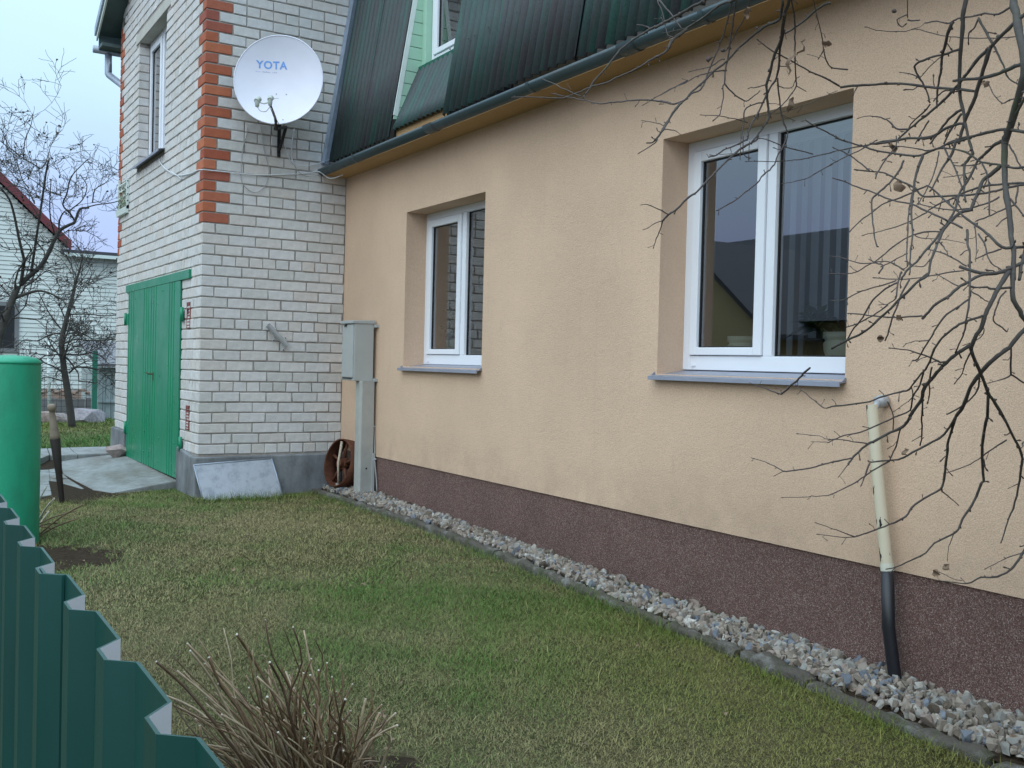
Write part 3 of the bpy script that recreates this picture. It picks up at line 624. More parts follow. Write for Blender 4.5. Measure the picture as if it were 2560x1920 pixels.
# mansard face: corrugated sheets, 80.9 degrees, each a part; window recess between Y1 and Y2
TS = math.radians(80.863); EX, EZ = 1.238, 2.902
up = np.array([math.cos(TS), 0, math.sin(TS)]); out = np.array([-math.sin(TS), 0, math.cos(TS)]); alongy = np.array([0, -1.0, 0])
PIT, AMP = 0.1, 0.021
roof = empty('roof', (EX+1, -4, EZ)); roof.parent = house; roof.location = Vector((EX+1, -4, EZ))-house.location
def corrugated(o, u, v, wlen, h, name, parent, pit=PIT, amp=AMP, ph=0.0, lift=0.0, normal=None, jag=0.0):
    """sheet from o, running wlen along u and h along v, waves across u"""
    nrm = np.array(normal) if normal is not None else np.cross(u, v); nrm = nrm/np.linalg.norm(nrm)
    k = max(4, int(round(wlen/pit*12))); mb = MB(); vs = []
    hs = np.linspace(0, h, 5)
    for t in (0.0, -0.007):
        for hh in hs:
            for i in range(k+1):
                s = wlen*i/k; w = amp*(2*abs(math.cos(math.pi*s/pit+ph/2))**.8-1)
                vs.append(np.array(o)+u*s+v*hh+nrm*(w+t+lift*(1-hh/h)))
    m_ = k+1; nh = len(hs)
    for j in range(nh-1):
        for i in range(k):
            a = j*m_+i; mb.f.append([a, a+1, a+m_+1, a+m_]); b = nh*m_+a; mb.f.append([b+1, b, b+m_, b+m_+1]); mb.mi += [0, 0]; mb.sm += [True, True]
    for i in range(k): a, b = i, nh*m_+i; mb.f.append([a+1, a, b, b+1]); mb.mi.append(0); mb.sm.append(False)
    for j in range(nh-1):
        for q in (0, k): a, b = j*m_+q, nh*m_+j*m_+q; mb.f.append([a, a+m_, b+m_, b] if q == 0 else [a+m_, a, b, b+m_]); mb.mi.append(0); mb.sm.append(False)
    mb.v = [tuple(map(float, p)) for p in vs]; return mb.build(name, M['roof_sheet'], parent)
def E(y, s=0.0): return np.array([EX, y, EZ])+up*s
HR = 2.75
corrugated(E(-.075), alongy, up, 0.72, HR, 'roof_sheet', roof, lift=0.0)
corrugated(E(-.70)-out*.004, alongy, up, -Y1-.70, HR, 'roof_sheet', roof, lift=0.010, ph=2.2)
y = Y2; first = True
edges = [Y2, -3.262, -4.30, -5.33, -6.37, -7.41, -8.45, -9.5, -10.5, -11.5, -12.5]
for i, (a, b) in enumerate(zip(edges[:-1], edges[1:])):
    corrugated(E(a+.02)+out*(0.004*(i % 2)), alongy, up, a-b+.05, HR, 'roof_sheet', roof, ph=R.uniform(0, 6) if i else 3.1, lift=0.012*(i % 2))
# roofing nails
mb = MB()
for i in range(48):
    y = -2.55-PIT*i*2.0+R.choice([0, PIT])
    for s in (0.55, 1.6):
        c = E(y, s+R.uniform(-.01, .01))+out*(AMP+.004); mb.lathe([(0.008, 0), (0.007, .004), (0.002, .007)], c, 6, axis=out)
tag(mb.build('roofing_nail', M['roof_sheet'], roof), kind='stuff')
# upper flat slope behind, and closing edge
mb = MB(); t0 = E(-.05, HR); t1 = E(YN, HR); mb.quad(t0-up*.02, t1-up*.02, t1+np.array([3, 0, .5]), t0+np.array([3, 0, .5])); mb.build('upper_roof', M['far_roof'], roof)
MB().prism([E(YN, 0)-out*.03, E(YN, HR)-out*.03, E(YN, HR)+np.array([3, 0, .5]), np.array([EX+3, YN, EZ])], (0, .02, 0)).build('gable_end', M['siding_mint'], roof)
# flashing against the brick
def fl(s0, s1, off, wd, name):
    a, b = E(-.018, s0), E(-.018, s1); px = np.array([1, 0, 0])
    mb = MB(); mb.prism([a-px*(off+wd), a-px*off, b-px*off, b-px*(off+wd)], (0, .010, 0)); return mb
mb = fl(-.02, 2.6, -.004, .080, 'f'); mb.build('flashing', M['galv'], roof)
mb = MB(); a, b = E(-.020, -.02)+out*.01, E(-.020, 2.6)+out*.01; mb.prism([a, b, b+out*.05, a+out*.05], (0, -.004, 0)); c1, c2 = a+out*.05, b+out*.05
mb.prism([c1, c2, c2+out*.004, c1+out*.004], (0, -.06, 0)); mb.build('flashing', M['galv'], roof)
# ------------------------------------------------------------------ recessed attic window
XA = 1.585
mb = MB()
# left cheek clad with planks, right cheek likewise
cheek = MB(); 
for yy, s in ((Y1+.012, 1), (Y2-.012, -1)):
    cheek.quad((EX, yy, EZ), (XA+.25, yy, EZ), (XA+.25, yy, 5.2), (EX+.02, yy, 5.2)) if False else None
PH = 0.111
for side, yy in ((0, Y1), (1, Y2)):
    for k in range(20):
        z0 = EZ+0.165+PH*k; z1 = z0+PH-.006
        xa = EX+(z0-EZ)/math.tan(TS)-.004; xb = EX+(z1-EZ)/math.tan(TS)-.004
        d = -.012 if side == 0 else .012
        MB().prism([(xa, yy, z0), (XA-.06, yy, z0), (XA-.06, yy, z1), (xb, yy, z1)] , (0, d, 0)).build('plank', M['siding_mint'], roof)
    MB().prism([(EX+.03, yy+(.002 if side == 0 else -.004), EZ), (XA+.3, yy+(.002 if side == 0 else -.004), EZ), (XA+.3, yy+(.002 if side == 0 else -.004), 5.4), (EX+.03+(5.4-EZ)/math.tan(TS), yy+(.002 if side == 0 else -.004), 5.4)], (0, .002, 0)).build('cheek_backing', M['gasket'], roof)
# pale corner trims
a, b = E(Y1-.016, 0.20), E(Y1-.016, HR); MB().prism([a+out*.012, b+out*.012, b-out*.03, a-out*.03], (0, .012, 0)).build('corner_trim', M['trim_pale'], roof)
MB().box((XA-.06, Y1-.075, 3.55), (XA+.01, Y1-.0, 5.4)).build('corner_trim', M['siding_mint'], roof, bevel=0.004)
# little corrugated apron under the window
pa = np.array([EX+.022, Y1-.005, 2.968]); pb = np.array([1.508, Y1-.005, 3.545]); vv = pb-pa; L_ = np.linalg.norm(vv); vv = vv/L_
corrugated(pa, alongy, vv, Y1-Y2-.01, L_, 'apron_sheet', roof, pit=0.085, amp=0.015)
MB().prism([(1.49, Y1-.01, 3.558), (1.50, Y1-.01, 3.530), (XA+.02, Y1-.01, 3.575), (XA+.02, Y1-.01, 3.60)], (0, Y2-Y1+.02, 0)).build('apron_cap', M['post_green'], roof)
pvc_window(roof, XA, Y2+.005, Y1-.08, 3.595, 5.1, fw=0.05, base=0.05, sash=(-2.4, -1.6), caps=True)
mb = MB(); mb.box((XA+.5, -3, 3.4), (XA+2.2, -1, 3.42)); mb.box((XA+2.2, -3.2, 3.4), (XA+2.22, -0.8, 5.6)); mb.box((XA+.1, -0.8, 3.4), (XA+2.2, -0.78, 5.6)); mb.box((XA+.1, -3.2, 3.4), (XA+2.2, -3.18, 5.6)); mb.box((XA+.1, -3.2, 5.6), (XA+2.2, -.8, 5.62)); mb.build('attic_room', M['room_wall'], roof)
# ------------------------------------------------------------------ ground floor windows
def sill(y0, y1, z):
    mb = MB(); x0 = W-.052
    sec = [(W+RV+.01, z+.026), (x0, z-.012), (x0-.002, z-.034), (x0+.010, z-.036), (x0+.006, z-.018), (W+RV+.01, z+.018)]
    mb.prism([(x, y0, zz) for x, zz in sec], (0, y1-y0, 0))
    for yy, d in ((y0, .006), (y1-.006, .006)): mb.prism([(W-.03, yy, z-.01), (W+RV, yy, z+.02), (W+RV, yy, z+.045), (W-.01, yy, z+.010)], (0, d, 0))
    mb.build('window_sill', M['sill_metal'], house)
XF = W+RV
wL = pvc_window(house, XF, W1[0], W1[1], 0.915, W1[3], mull=(-2.178, -2.112), sash=(-2.1, -1.5))
sill(W1[0]-.01, W1[1]+.018, 0.888)
wR = pvc_window(house, XF, W2[0], W2[1], 0.925, W2[3], mull=(-5.682, -5.617), sash=(-5.6, -5.03))
sill(W2[0]-.01, W2[1]+.022, 0.895)
# rooms behind: inner reveals, walls, floor
for (a, b, c, d), nm in ((W1, 0), (W2, 1)):
    x0, x1 = XF+.07, XF+.26; mb = MB()
    mb.quad((x0, b-.03, c), (x1, b+.02, c), (x1, b+.02, d), (x0, b-.03, d)); mb.quad((x0, a+.03, c), (x0, a+.03, d), (x1, a-.02, d), (x1, a-.02, c))
    mb.quad((x0, b, d-.03), (x1, b, d-.03), (x1, a, d-.03), (x0, a, d-.03)); mb.build('inner_reveal', M['pot_cream'], house)
    MB().box((x0, a-.05, c+.055), (x1+.12, b+.05, c+.085)).build('inner_sill', M['pvc'], house)
    mb = MB(); A, B = a-1.3, min(b+1.3, -.05)
    mb.quad((x1, A, -.2), (x1+3.2, A, -.2), (x1+3.2, A, 2.62), (x1, A, 2.62)); mb.quad((x1, B, -.2), (x1, B, 2.62), (x1+3.2, B, 2.62), (x1+3.2, B, -.2))
    mb.quad((x1+3.2, A, -.2), (x1+3.2, B, -.2), (x1+3.2, B, 2.62), (x1+3.2, A, 2.62)); mb.quad((x1, A, 2.62), (x1+3.2, A, 2.62), (x1+3.2, B, 2.62), (x1, B, 2.62))
    for r0, r1, r2, r3 in rects(A, B, -.2, 2.62, [(a-.02, b+.02, c, d)]): mb.quad((x1+.001, r0, r2), (x1+.001, r1, r2), (x1+.001, r1, r3), (x1+.001, r0, r3))
    mb.build('room', M['room_wall'], house); MB().box((x1, A, -.24), (x1+3.2, B, -.2)).build('floor', M['room_floor'], house)
# vertical blinds in the large window
bl = empty('vertical_blind', (XF+.36, -5.7, 0.99), 'pale vertical slat blind behind the larger right window', 'blind')
for i in range(14):
    y = -5.22-.085*i; a = math.radians(R.uniform(18, 34)); dx, dy = .044*math.sin(a), .044*math.cos(a)
    MB().prism([(XF+.36-dx, y-dy, 1.0), (XF+.36+dx, y+dy, 1.0), (XF+.36+dx, y+dy, 2.26), (XF+.36-dx, y-dy, 2.26)], (0.001, 0, 0)).build('slat', M['blind'], bl)
MB().box((XF+.34, -6.40, 2.26), (XF+.38, -4.95, 2.30)).build('rail', M['pvc'], bl)
def pot(x, y, z, r, h, label, grp='flower pots on the inner sill'):
    t = empty('flower_pot', (x, y, z), label, 'flower pot', grp)
    MB().lathe([(r*.72, 0), (r*.95, h*.35), (r, h*.62), (r*.9, h*.70), (r*.9, h*.74), (r*1.02, h*.80), (r*1.02, h), (r*.9, h), (r*.88, h*.8)], (x, y, z), 24, cap=False).build('pot', M['pot_cream'], t)
    MB().lathe([(r*.89, h*.85), (0.001, h*.87)], (x, y, z), 16).build('soil', M['soil'], t)
    return t
pot(XF+.19, float(onx(1864, 860, XF+.19)[1]), 0.985, .105, .145, 'squat cream flower pot behind the left pane of the larger window')
pot(XF+.19, float(onx(2106, 870, XF+.19)[1]), 0.985, .10, .16, 'cream flower pot at the bottom right corner of the larger window')
def leafy(t, c, n, spread, size, mat):
    mb = MB()
    for i in range(n):
        a = R.uniform(0, 6.28); el = R.uniform(-.4, 1.2); L = size*R.uniform(.7, 1.2); d = np.array([math.cos(a)*math.cos(el), math.sin(a)*math.cos(el), math.sin(el)])
        b = np.array(c)+np.array([R.gauss(0, 1), R.gauss(0, 1), R.gauss(0, .8)])*spread; sd = np.cross(d, [0, 0, 1.0]); sd /= np.linalg.norm(sd); w = L*.16
        mb.add([b, b+d*L*.45+sd*w, b+d*L+np.array([0, 0, -L*.35]), b+d*L*.45-sd*w], [(0, 1, 2, 3)])
    tag(mb.build('foliage', mat, t), kind='stuff')
PY = float(onx(2048, 820, XF+.22)[1])
pl = empty('potted_plant', (XF+.22, PY, 0.985), 'dark green bushy plant behind the right pane of the larger window', 'plant')
MB().lathe([(.05, 0), (.075, .12), (.08, .13), (.07, .13)], (XF+.22, PY, 0.985), 18, cap=False).build('pot', M['black'], pl)
leafy(pl, (XF+.22, PY, 1.20), 60, .03, .13, M['leaf_green'])
QY = float(onx(1132, 861, XF+.19)[1])
pl = empty('potted_plant', (XF+.19, QY, 0.985), 'small leafy plant in a pot behind the smaller window', 'plant')
MB().lathe([(.045, 0), (.06, .13), (.068, .15), (.06, .15)], (XF+.19, QY, 0.985), 18, cap=False).build('pot', M['pot_cream'], pl)
mb = MB(); mb.tube([(XF+.19, QY, 1.1), (XF+.18, QY+.01, 1.3), (XF+.2, QY-.02, 1.55)], [.006, .005, .003], 5); mb.build('stem', M['wood_pale'], pl)
leafy(pl, (XF+.19, QY, 1.22), 60, .06, .07, M['leaf_pale']); leafy(pl, (XF+.19, QY, 1.42), 30, .05, .05, M['leaf_pale'])
# ------------------------------------------------------------------ satellite dish
dc = ony(698, 202, -0.36)
dish = empty('satellite_dish', (dc[0]+.06, -0.02, dc[2]-.45), 'round white satellite dish with faded blue lettering on the brick wall', 'satellite dish')
ph, tl = math.radians(33), math.radians(6)
dn = np.array([-math.sin(ph)*math.cos(tl), -math.cos(ph)*math.cos(tl), math.sin(tl)]); du = np.cross([0, 0, 1.0], dn); du /= np.linalg.norm(du); dv = np.cross(dn, du)
# du points to the photo's right
if du[0] < 0: du, dv = -du, np.cross(dn, -du)
if dv[2] < 0: dv = -dv
RA, RB, DD = 0.415, 0.425, 0.085
def dpt(a, b, off=0.0): return dc+du*(RA*a)+dv*(RB*b)+dn*(DD*(a*a+b*b)-DD*.6+off)
mb = MB(); nr, nt_ = 9, 56; vs = []
for off in (0.0, -0.006):
    vs.append(dpt(0, 0, off))
    for i in range(1, nr+1):
        for j in range(nt_):
            t = 2*math.pi*j/nt_; vs.append(dpt(i/nr*math.cos(t), i/nr*math.sin(t), off))
def did(s, i, j): return s*(nr*nt_+1)+1+(i-1)*nt_+(j % nt_)
fs, mi = [], []
for s in (0, 1):
    for j in range(nt_):
        f = [s*(nr*nt_+1), did(s, 1, j), did(s, 1, j+1)]; fs.append(f if s == 0 else f[::-1]); mi.append(s)
        for i in range(1, nr):
            f = [did(s, i, j), did(s, i+1, j), did(s, i+1, j+1), did(s, i, j+1)]; fs.append(f if s == 0 else f[::-1]); mi.append(s)
mb.v = [tuple(map(float, p)) for p in vs]; mb.f = fs; mb.mi = mi; mb.sm = [True]*len(fs)
refl = mb.build('reflector', [M['dish_white'], M['dish_back']], dish)
mb = MB(); ring = [dpt(1.005*math.cos(2*math.pi*j/nt_), 1.005*math.sin(2*math.pi*j/nt_), -.004) for j in range(nt_+1)]
mb.tube(ring, 0.0075, 6, cap=False); mb.build('rim', M['dish_white'], refl)
def text_mesh(s, size, at_a, at_b, mat, name, parent, off=0.0015, bold=0.0):
    cu = bpy.data.curves.new(name, 'FONT'); cu.body = s; cu.size = 1.0; cu.align_x = 'LEFT'; cu.offset = bold; cu.space_character = 1.12
    to = bpy.data.objects.new(name, cu); C.objects.link(to); dg = bpy.context.evaluated_depsgraph_get(); dg.update()
    me = to.evaluated_get(dg).to_mesh(); V = [tuple(v.co) for v in me.vertices]; F = [tuple(p.vertices) for p in me.polygons]
    to.evaluated_get(dg).to_mesh_clear(); bpy.data.objects.remove(to); bpy.data.curves.remove(cu)
    mb = MB(); mb.add([dpt(at_a+x*size/RA, at_b+y*size/RB, off) for x, y, z in V], F); return mb.build(name, mat, parent)
text_mesh('YOTA', 0.098, -0.545, 0.305, M['print_blue'], 'lettering', refl, bold=0.03)
mb = MB()
for i in range(13):
    if i in (3, 9): continue
    a = -0.56+i*.037; hgt = R.choice([.016, .022, .028]); mb.add([dpt(a, .215, .0015), dpt(a+.026, .215, .0015), dpt(a+.026, .215+hgt, .0015), dpt(a, .215+hgt, .0015)], [(0, 1, 2, 3)])
mb.build('small_print', M['print_faint'], refl)
mb = MB()
for a, b in ((-.08, -.26), (.15, -.27), (.14, -.90)): mb.lathe([(.006, 0), (.005, .004), (.001, .006)], dpt(a, b, .0), 8, axis=dn)
mb.build('screw', M['cable_grey'], refl)
# feed arm, two receiver heads
f0 = dpt(0.0, -1.0, -.03); head = dc+dn*0.40-dv*0.325+du*.035
arm = MB(); arm.tube([f0-dv*.05, f0+(head-f0)*.25, head-dn*.02-dv*.055], [.014, .013, .012], 4, smooth=False); arm.build('feed_arm', M['black'], dish)
def lnb(c, nm='receiver_head'):
    d = (dpt(0, 0)-c); d /= np.linalg.norm(d); mb = MB(); mb.lathe([(.017, .0), (.026, .01), (.028, .03), (.020, .045)], c, 14, axis=d)
    mb.lathe([(.021, -.03), (.024, -.01), (.020, .0)], c, 12, axis=d); dn_ = np.array([0.02, 0, -1.0]); mb.lathe([(.020, -.01), (.021, .03), (.016, .055), (.010, .06)], c-d*.012, 10, axis=dn_+d*.1); return mb.build(nm, M['lnb'], dish, sharp=40)
lnb(head); h2 = head-du*.115-dv*.012; lnb(h2)
mb = MB(); mb.tube([head-dv*.03, (head+h2)/2-dv*.04, h2-dv*.015], .006, 6); mb.tube([head+du*.02, head+du*.075+dv*.008], .003, 5); mb.build('head_bracket', M['lnb'], dish)
mb = MB(); mb.tube(smooth_path([h2-dv*.06, h2-dv*.10+du*.03, h2-dv*.105+du*.08, head-dv*.08, head-dv*.12+du*.03, f0+du*.02], 4), .0035, 6); mb.build('feed_cable', M['cable_grey'], dish)
# mount: rusty black bracket on the bricks
w0, w1 = ony(697, 392, -.012), ony(703, 330, -.02); back = dpt(0.05, -.55, -.10)
mb = MB(); mb.box((w0[0]-.016, -.014, w0[2]), (w0[0]+.016, -.004, w1[2]+.25)); mb.tube([w0+np.array([0, 0, .05]), w0+np.array([.0, -.05, .09]), w1+np.array([.012, -.10, .03]), f0+np.array([.0, .05, -.03]), f0], [.014, .015, .017, .016, .015], 6)
mb.tube([(w1[0], -.01, w1[2]+.16), (w1[0], -.2, w1[2]+.2), tuple(back)], .019, 8); mb.build('wall_bracket', M['black'], dish)
mb = MB(); mb.box(tuple(back-np.array([.03, .0, .05])), tuple(back+np.array([.03, .03, .05]))); mb.build('clamp', M['galv'], dish)

# ------------------------------------------------------------------ cables on the brick
def cab(name, pts, rad, mat, label, group=None, off=-.012, fn=None):
    P = [ony(460+x/5.0273, 330+y/5.0273, off) if fn is None else fn(x, y) for x, y in pts]
    mb = MB(); mb.tube(smooth_path(P, 4), rad, 6); o = mb.build(name, M[mat]); return tag(o, label, 'cable', group)
c1 = [onx(220+x/6.9125, 240+y/6.9125, -.012) for x, y in [(1225, 1085), (1270, 1180), (1360, 1270), (1440, 1335), (1530, 1370), (1660, 1365), (1780, 1335)]]
c1 += [ony(460+x/5.0273, 330+y/5.0273, -.014) for x, y in [(200, 475), (320, 482), (700, 520), (900, 540), (1100, 540), (1400, 530), (1560, 515)]]
e1 = ony(460+1700/5.0273, 330+500/5.0273, -.06); c1 += [e1, np.array([GX+.02, -.16, GZ_-.10]), np.array([GX+.09, -.32, GZ_-.08])]
mb = MB(); mb.tube(smooth_path(c1, 4), .0055, 6); tag(mb.build('cable', M['cable']), 'long white cable from the upstairs window round the corner to the gutter', 'cable')
c2 = [onx(220+x/6.9125, 240+y/6.9125, -.013) for x, y in [(1235, 1140), (1320, 1250), (1410, 1310), (1520, 1360), (1610, 1435)]]
mb = MB(); mb.tube(smooth_path(c2, 4), .005, 6); tag(mb.build('cable', M['cable']), 'short loose cable end drooping below the upstairs window', 'cable')
cab('cable', [(800, -60), (790, 20), (740, 200), (715, 500), (740, 650), (830, 740), (920, 755), (1010, 690), (1060, 560), (1060, 430), (1010, 230), (975, 0), (965, -80)], .0035, 'cable_grey', 'thin grey cable hanging in a deep loop under the dish')
cab('cable', [(1265, 150), (1285, 240), (1320, 330), (1390, 410), (1470, 430), (1560, 425), (1700, 390), (1830, 345), (1960, 300), (2110, 285)], .0042, 'cable', 'cream cable curving from the dish bracket up onto the gutter', off=-.03)
cab('cable', [(1385, -40), (1360, 120), (1350, 300), (1372, 400)], .0075, 'cable', 'thick pale cable hanging straight beside the dish bracket')
cab('cable', [(1385, 415), (1450, 510), (1560, 560), (1680, 545), (1830, 440)], .0035, 'cable_grey', 'thin grey cable sagging just below the gutter end', off=-.03)
# ------------------------------------------------------------------ flag-pole holder
a, b = ony(460+1055/5.0273, 640+870/5.0273, -.055), ony(460+1300/5.0273, 640+1130/5.0273, -.055)
fh = empty('pole_holder', ((a[0]+b[0])/2, -.02, b[2]), 'grey metal tube fixed slantwise to the white brick wall', 'pole holder')
d = (b-a)/np.linalg.norm(b-a); mb = MB(); mb.lathe([(.026, 0), (.026, np.linalg.norm(b-a)), (.022, np.linalg.norm(b-a)), (.022, .05), (.022, .0)], a, 18, axis=d, cap=False); mb.lathe([(.0225, .04), (.001, .041)], a, 12, axis=d, cap=False); mb.lathe([(.0225, .2), (.001, .2)], a, 12, axis=d, cap=False); mb.build('tube', M['tube_grey'], fh, sharp=40)
for (px, py, qx, qy) in ((1150, 880, 1122, 1075), (1275, 1020, 1245, 1190)):
    p, q = ony(460+px/5.0273, 640+py/5.0273, -.008), ony(460+qx/5.0273, 640+qy/5.0273, -.008)
    k = MB(); k.prism([p+np.array([-.008, 0, 0]), p+np.array([.008, 0, 0]), q+np.array([.008, 0, 0]), q+np.array([-.008, 0, 0])], (0, .007, 0)); s = k.build('strap', M['cable'], fh)
    k = MB()
    for c in (p+(q-p)*.06, p+(q-p)*.94): k.lathe([(.006, 0), (.004, .004)], c-np.array([0, .001, 0]), 8, axis=(0, -1, 0))
    k.build('screw', M['black'], s)
# ------------------------------------------------------------------ metal sheet leaning on the foundation
T0, T1 = ony(440+222/5.027, 950+1068/5.027, -.055), ony(440+1200/5.027, 950+985/5.027, -.055)
B0, B1 = ony(440+352/5.027, 950+1560/5.027, -.23), ony(440+1345/5.027, 950+1462/5.027, -.23)
nrm = np.cross(B0-T0, T1-T0); nrm /= np.linalg.norm(nrm); nrm = nrm if nrm[1] < 0 else -nrm
sh_ = empty('metal_sheet', ((B0[0]+B1[0])/2, -.2, B0[2]), 'scuffed grey metal sheet leaning on the concrete foundation of the tower', 'metal sheet')
MB().prism([T0, T1, B1, B0], nrm*-.003).build('panel', M['zinc_sheet'], sh_)
mb = MB()
for p, q in ((T0, T1), (T1, B1), (B1, B0), (B0, T0)): mb.tube([p, q], .007, 6)
mb.build('folded_edge', M['galv'], sh_)
# ------------------------------------------------------------------ electricity box, its post, cable, wheel
bq = lambda x, y: (780+x/3.19, 740+y/3.19)
X0, Y0 = 1.2, -.84
zb0, zb1 = .742, 1.312; yb1 = float(onx(*bq(236, 400), X0)[1])
bx = empty('meter_box', (1.3, (Y0+yb1)/2, zb0), 'pale grey metal electricity box on a post beside the stucco wall', 'electricity box')
MB().box((X0+.012, Y0, zb0), (1.405, yb1, zb1-.03)).build('case', M['box_grey'], bx, bevel=.004)
MB().prism([(X0-.012, Y0-.008, zb1-.032), (1.412, Y0-.008, zb1-.032), (1.412, Y0-.008, zb1+.004), (X0-.012, Y0-.008, zb1-.004)], (0, yb1-Y0+.016, 0)).build('lid', M['box_grey'], bx, bevel=.004)
dr = MB().box((X0, Y0+.012, zb0+.03), (X0+.0125, yb1-.012, zb1-.045)).build('door', M['box_grey'], bx, bevel=.003)
lk = onx(*bq(275, 232), X0); k = MB(); k.lathe([(.014, 0), (.014, .012), (.008, .016)], (X0, lk[1], lk[2]), 10, axis=(-1, 0, 0)); k.box((X0-.02, lk[1]-.004, lk[2]-.022), (X0-.012, lk[1]+.004, lk[2])); k.build('lock', M['black'], dr)
MB().box((X0-.0005, Y0+.05, zb0+.018), (X0+.013, yb1-.03, zb0+.024)).build('gap', M['black'], bx)
for zz in (1.262, .752): MB().box((1.405, Y0-.045, zz-.014), (W, Y0+.03, zz+.014)).build('bracket', M['box_grey'], bx)
xp, yp0, yp1 = 1.268, -.868, -.742
po = empty('box_post', (1.34, -.8, -.32), 'grey post carrying the electricity box, with the rusty wheel leaning on it', 'post')
mb = MB(); mb.prism([(xp, yp0+.02, -.5), (xp+.02, yp0, -.5), (1.41, yp0, -.5), (1.41, yp1, -.5), (xp+.02, yp1, -.5), (xp, yp1-.02, -.5)], (0, 0, 1.243)); mb.build('shaft', M['post_grey'], po)
p = ony(780+433/3.19, 740+1375/3.19, yp0); MB().lathe([(.009, 0), (.008, .003), (.004, .004)], (p[0], yp0, p[2]), 10, axis=(0, -1, 0)).build('bolt_hole', M['black'], po)
MB().box((1.40, yp0-.012, -.45), (1.425, yp0, .06)).build('cover_strip', M['box_grey'], po)
cp = [onx(*bq(x, y), 1.425) for x, y in [(485, 530), (480, 600), (488, 700), (490, 850), (492, 1040), (497, 1150), (500, 1300), (512, 1450), (518, 1560)]]
mb = MB(); mb.tube(smooth_path(cp, 3), .0055, 6); tag(mb.build('cable', M['cable_grey']), 'grey earth cable running down beside the box post into the stones', 'cable')
mb = MB()
for k_ in (4, 6): c = cp[k_]; mb.box((1.415, c[1]-.012, c[2]-.006), (W, c[1]+.028, c[2]+.006))
tag(mb.build('cable_clip', M['cable']), 'small pale clips holding the earth cable to the wall', 'cable clip')
# rusty iron wheel: broad rim, hub, spokes
wc = ony(*bq(205, 1328), -.36); fn_ = np.array([-.96, -.16, .20]); fn_ /= np.linalg.norm(fn_)
wu = np.cross([0, 0, 1.0], fn_); wu /= np.linalg.norm(wu); wv = np.cross(fn_, wu); RW = .238
wh = empty('iron_wheel', (wc[0], -.36, wc[2]-RW), 'rusty iron wheel leaning against the grey post on the stones', 'wheel')
mb = MB(); mb.lathe([(RW-.012, 0), (RW, .004), (RW+.004, -.07), (RW, -.15), (RW-.012, -.152), (RW-.010, -.07), (RW-.012, 0)], wc, 48, axis=fn_, cap=False); mb.build('rim', M['rust'], wh)
c = wc-fn_*.07; mb = MB(); mb.lathe([(.018, .06), (.045, .06), (.048, -.05), (.018, -.05)], c, 16, axis=fn_, cap=True); mb.lathe([(.06, .02), (.06, -.01)], c, 16, axis=fn_); mb.build('hub', M['rust'], wh, sharp=40)
for i in range(5):
    a = 2*math.pi*(i+.25)/5; d = wu*math.cos(a)+wv*math.sin(a); mb = MB(); mb.tube([c+d*.04, c+d*.14+fn_*.006, c+d*(RW-.008)], [.019, .014, .017], 6); mb.build('spoke', M['rust'], wh)
mb = MB(); a0, a1 = c+wv*.21-wu*.03+fn_*.05, c-wv*.20+wu*.02+fn_*.03; mb.tube([a0, c+fn_*.07+wu*.01, a1], [.016, .013, .010], 5); mb.build('flaking_strip', M['rust_pale'], wh)
# ------------------------------------------------------------------ plastic pipe by the wall
q0, q1 = onx(2180, 1012, 1.36), onx(1600+1425/2.304, 1200+520/2.304, 1.375); q2 = onx(1600+1475/2.304, 1200+1190/2.304, 1.382)
pp = empty('drain_pipe', (1.382, float(q2[1]), -.47), 'leaning pipe with peeling cream paint above and black below', 'pipe')
k = MB(); k.tube([q0, q0+(q1-q0)*.5+np.array([-.006, 0, 0]), q1], .0265, 20, cap=False); k.tube([q0, q0+(q1-q0)*.04], .024, 20); k.build('upper_pipe', M['pipe_cream'], pp)
k = MB(); k.tube([q1, q1+(q2-q1)*.5+np.array([-.006, .012, 0]), q2, q2+np.array([0, 0, -.15])], .0288, 20); k.build('lower_pipe', M['pipe_black'], pp)
k = MB(); k.lathe([(.0295, 0), (.0302, .01), (.029, .035)], q1-np.array([0, 0, .002]), 20, axis=(q0-q1), cap=False); k.build('socket', M['pot_cream'], pp)
v = onx(2203, 1003, W-.03); k = MB(); k.lathe([(.025, 0), (.030, .02), (.030, .05), (.02, .06)], (W-.055, v[1], v[2]), 14, axis=(1, 0, 0)); k.tube([(W-.05, v[1], v[2]), (W-.07, v[1], v[2]-.03), (W-.07, v[1]+.01, v[2]-.05)], .016, 8); o = k.build('wall_tap', M['tube_grey']); tag(o, 'small grey tap sticking out of the wall above the pipe', 'tap')
k = MB(); k.tube(smooth_path([(W-.03, v[1]-.035, v[2]), (W-.02, v[1]-.06, v[2]-.06), (W-.02, v[1]-.062, v[2]-.13)], 4), .003, 5); tag(k.build('cable', M['black']), 'short black wire hanging beside the tap over the pipe', 'cable')

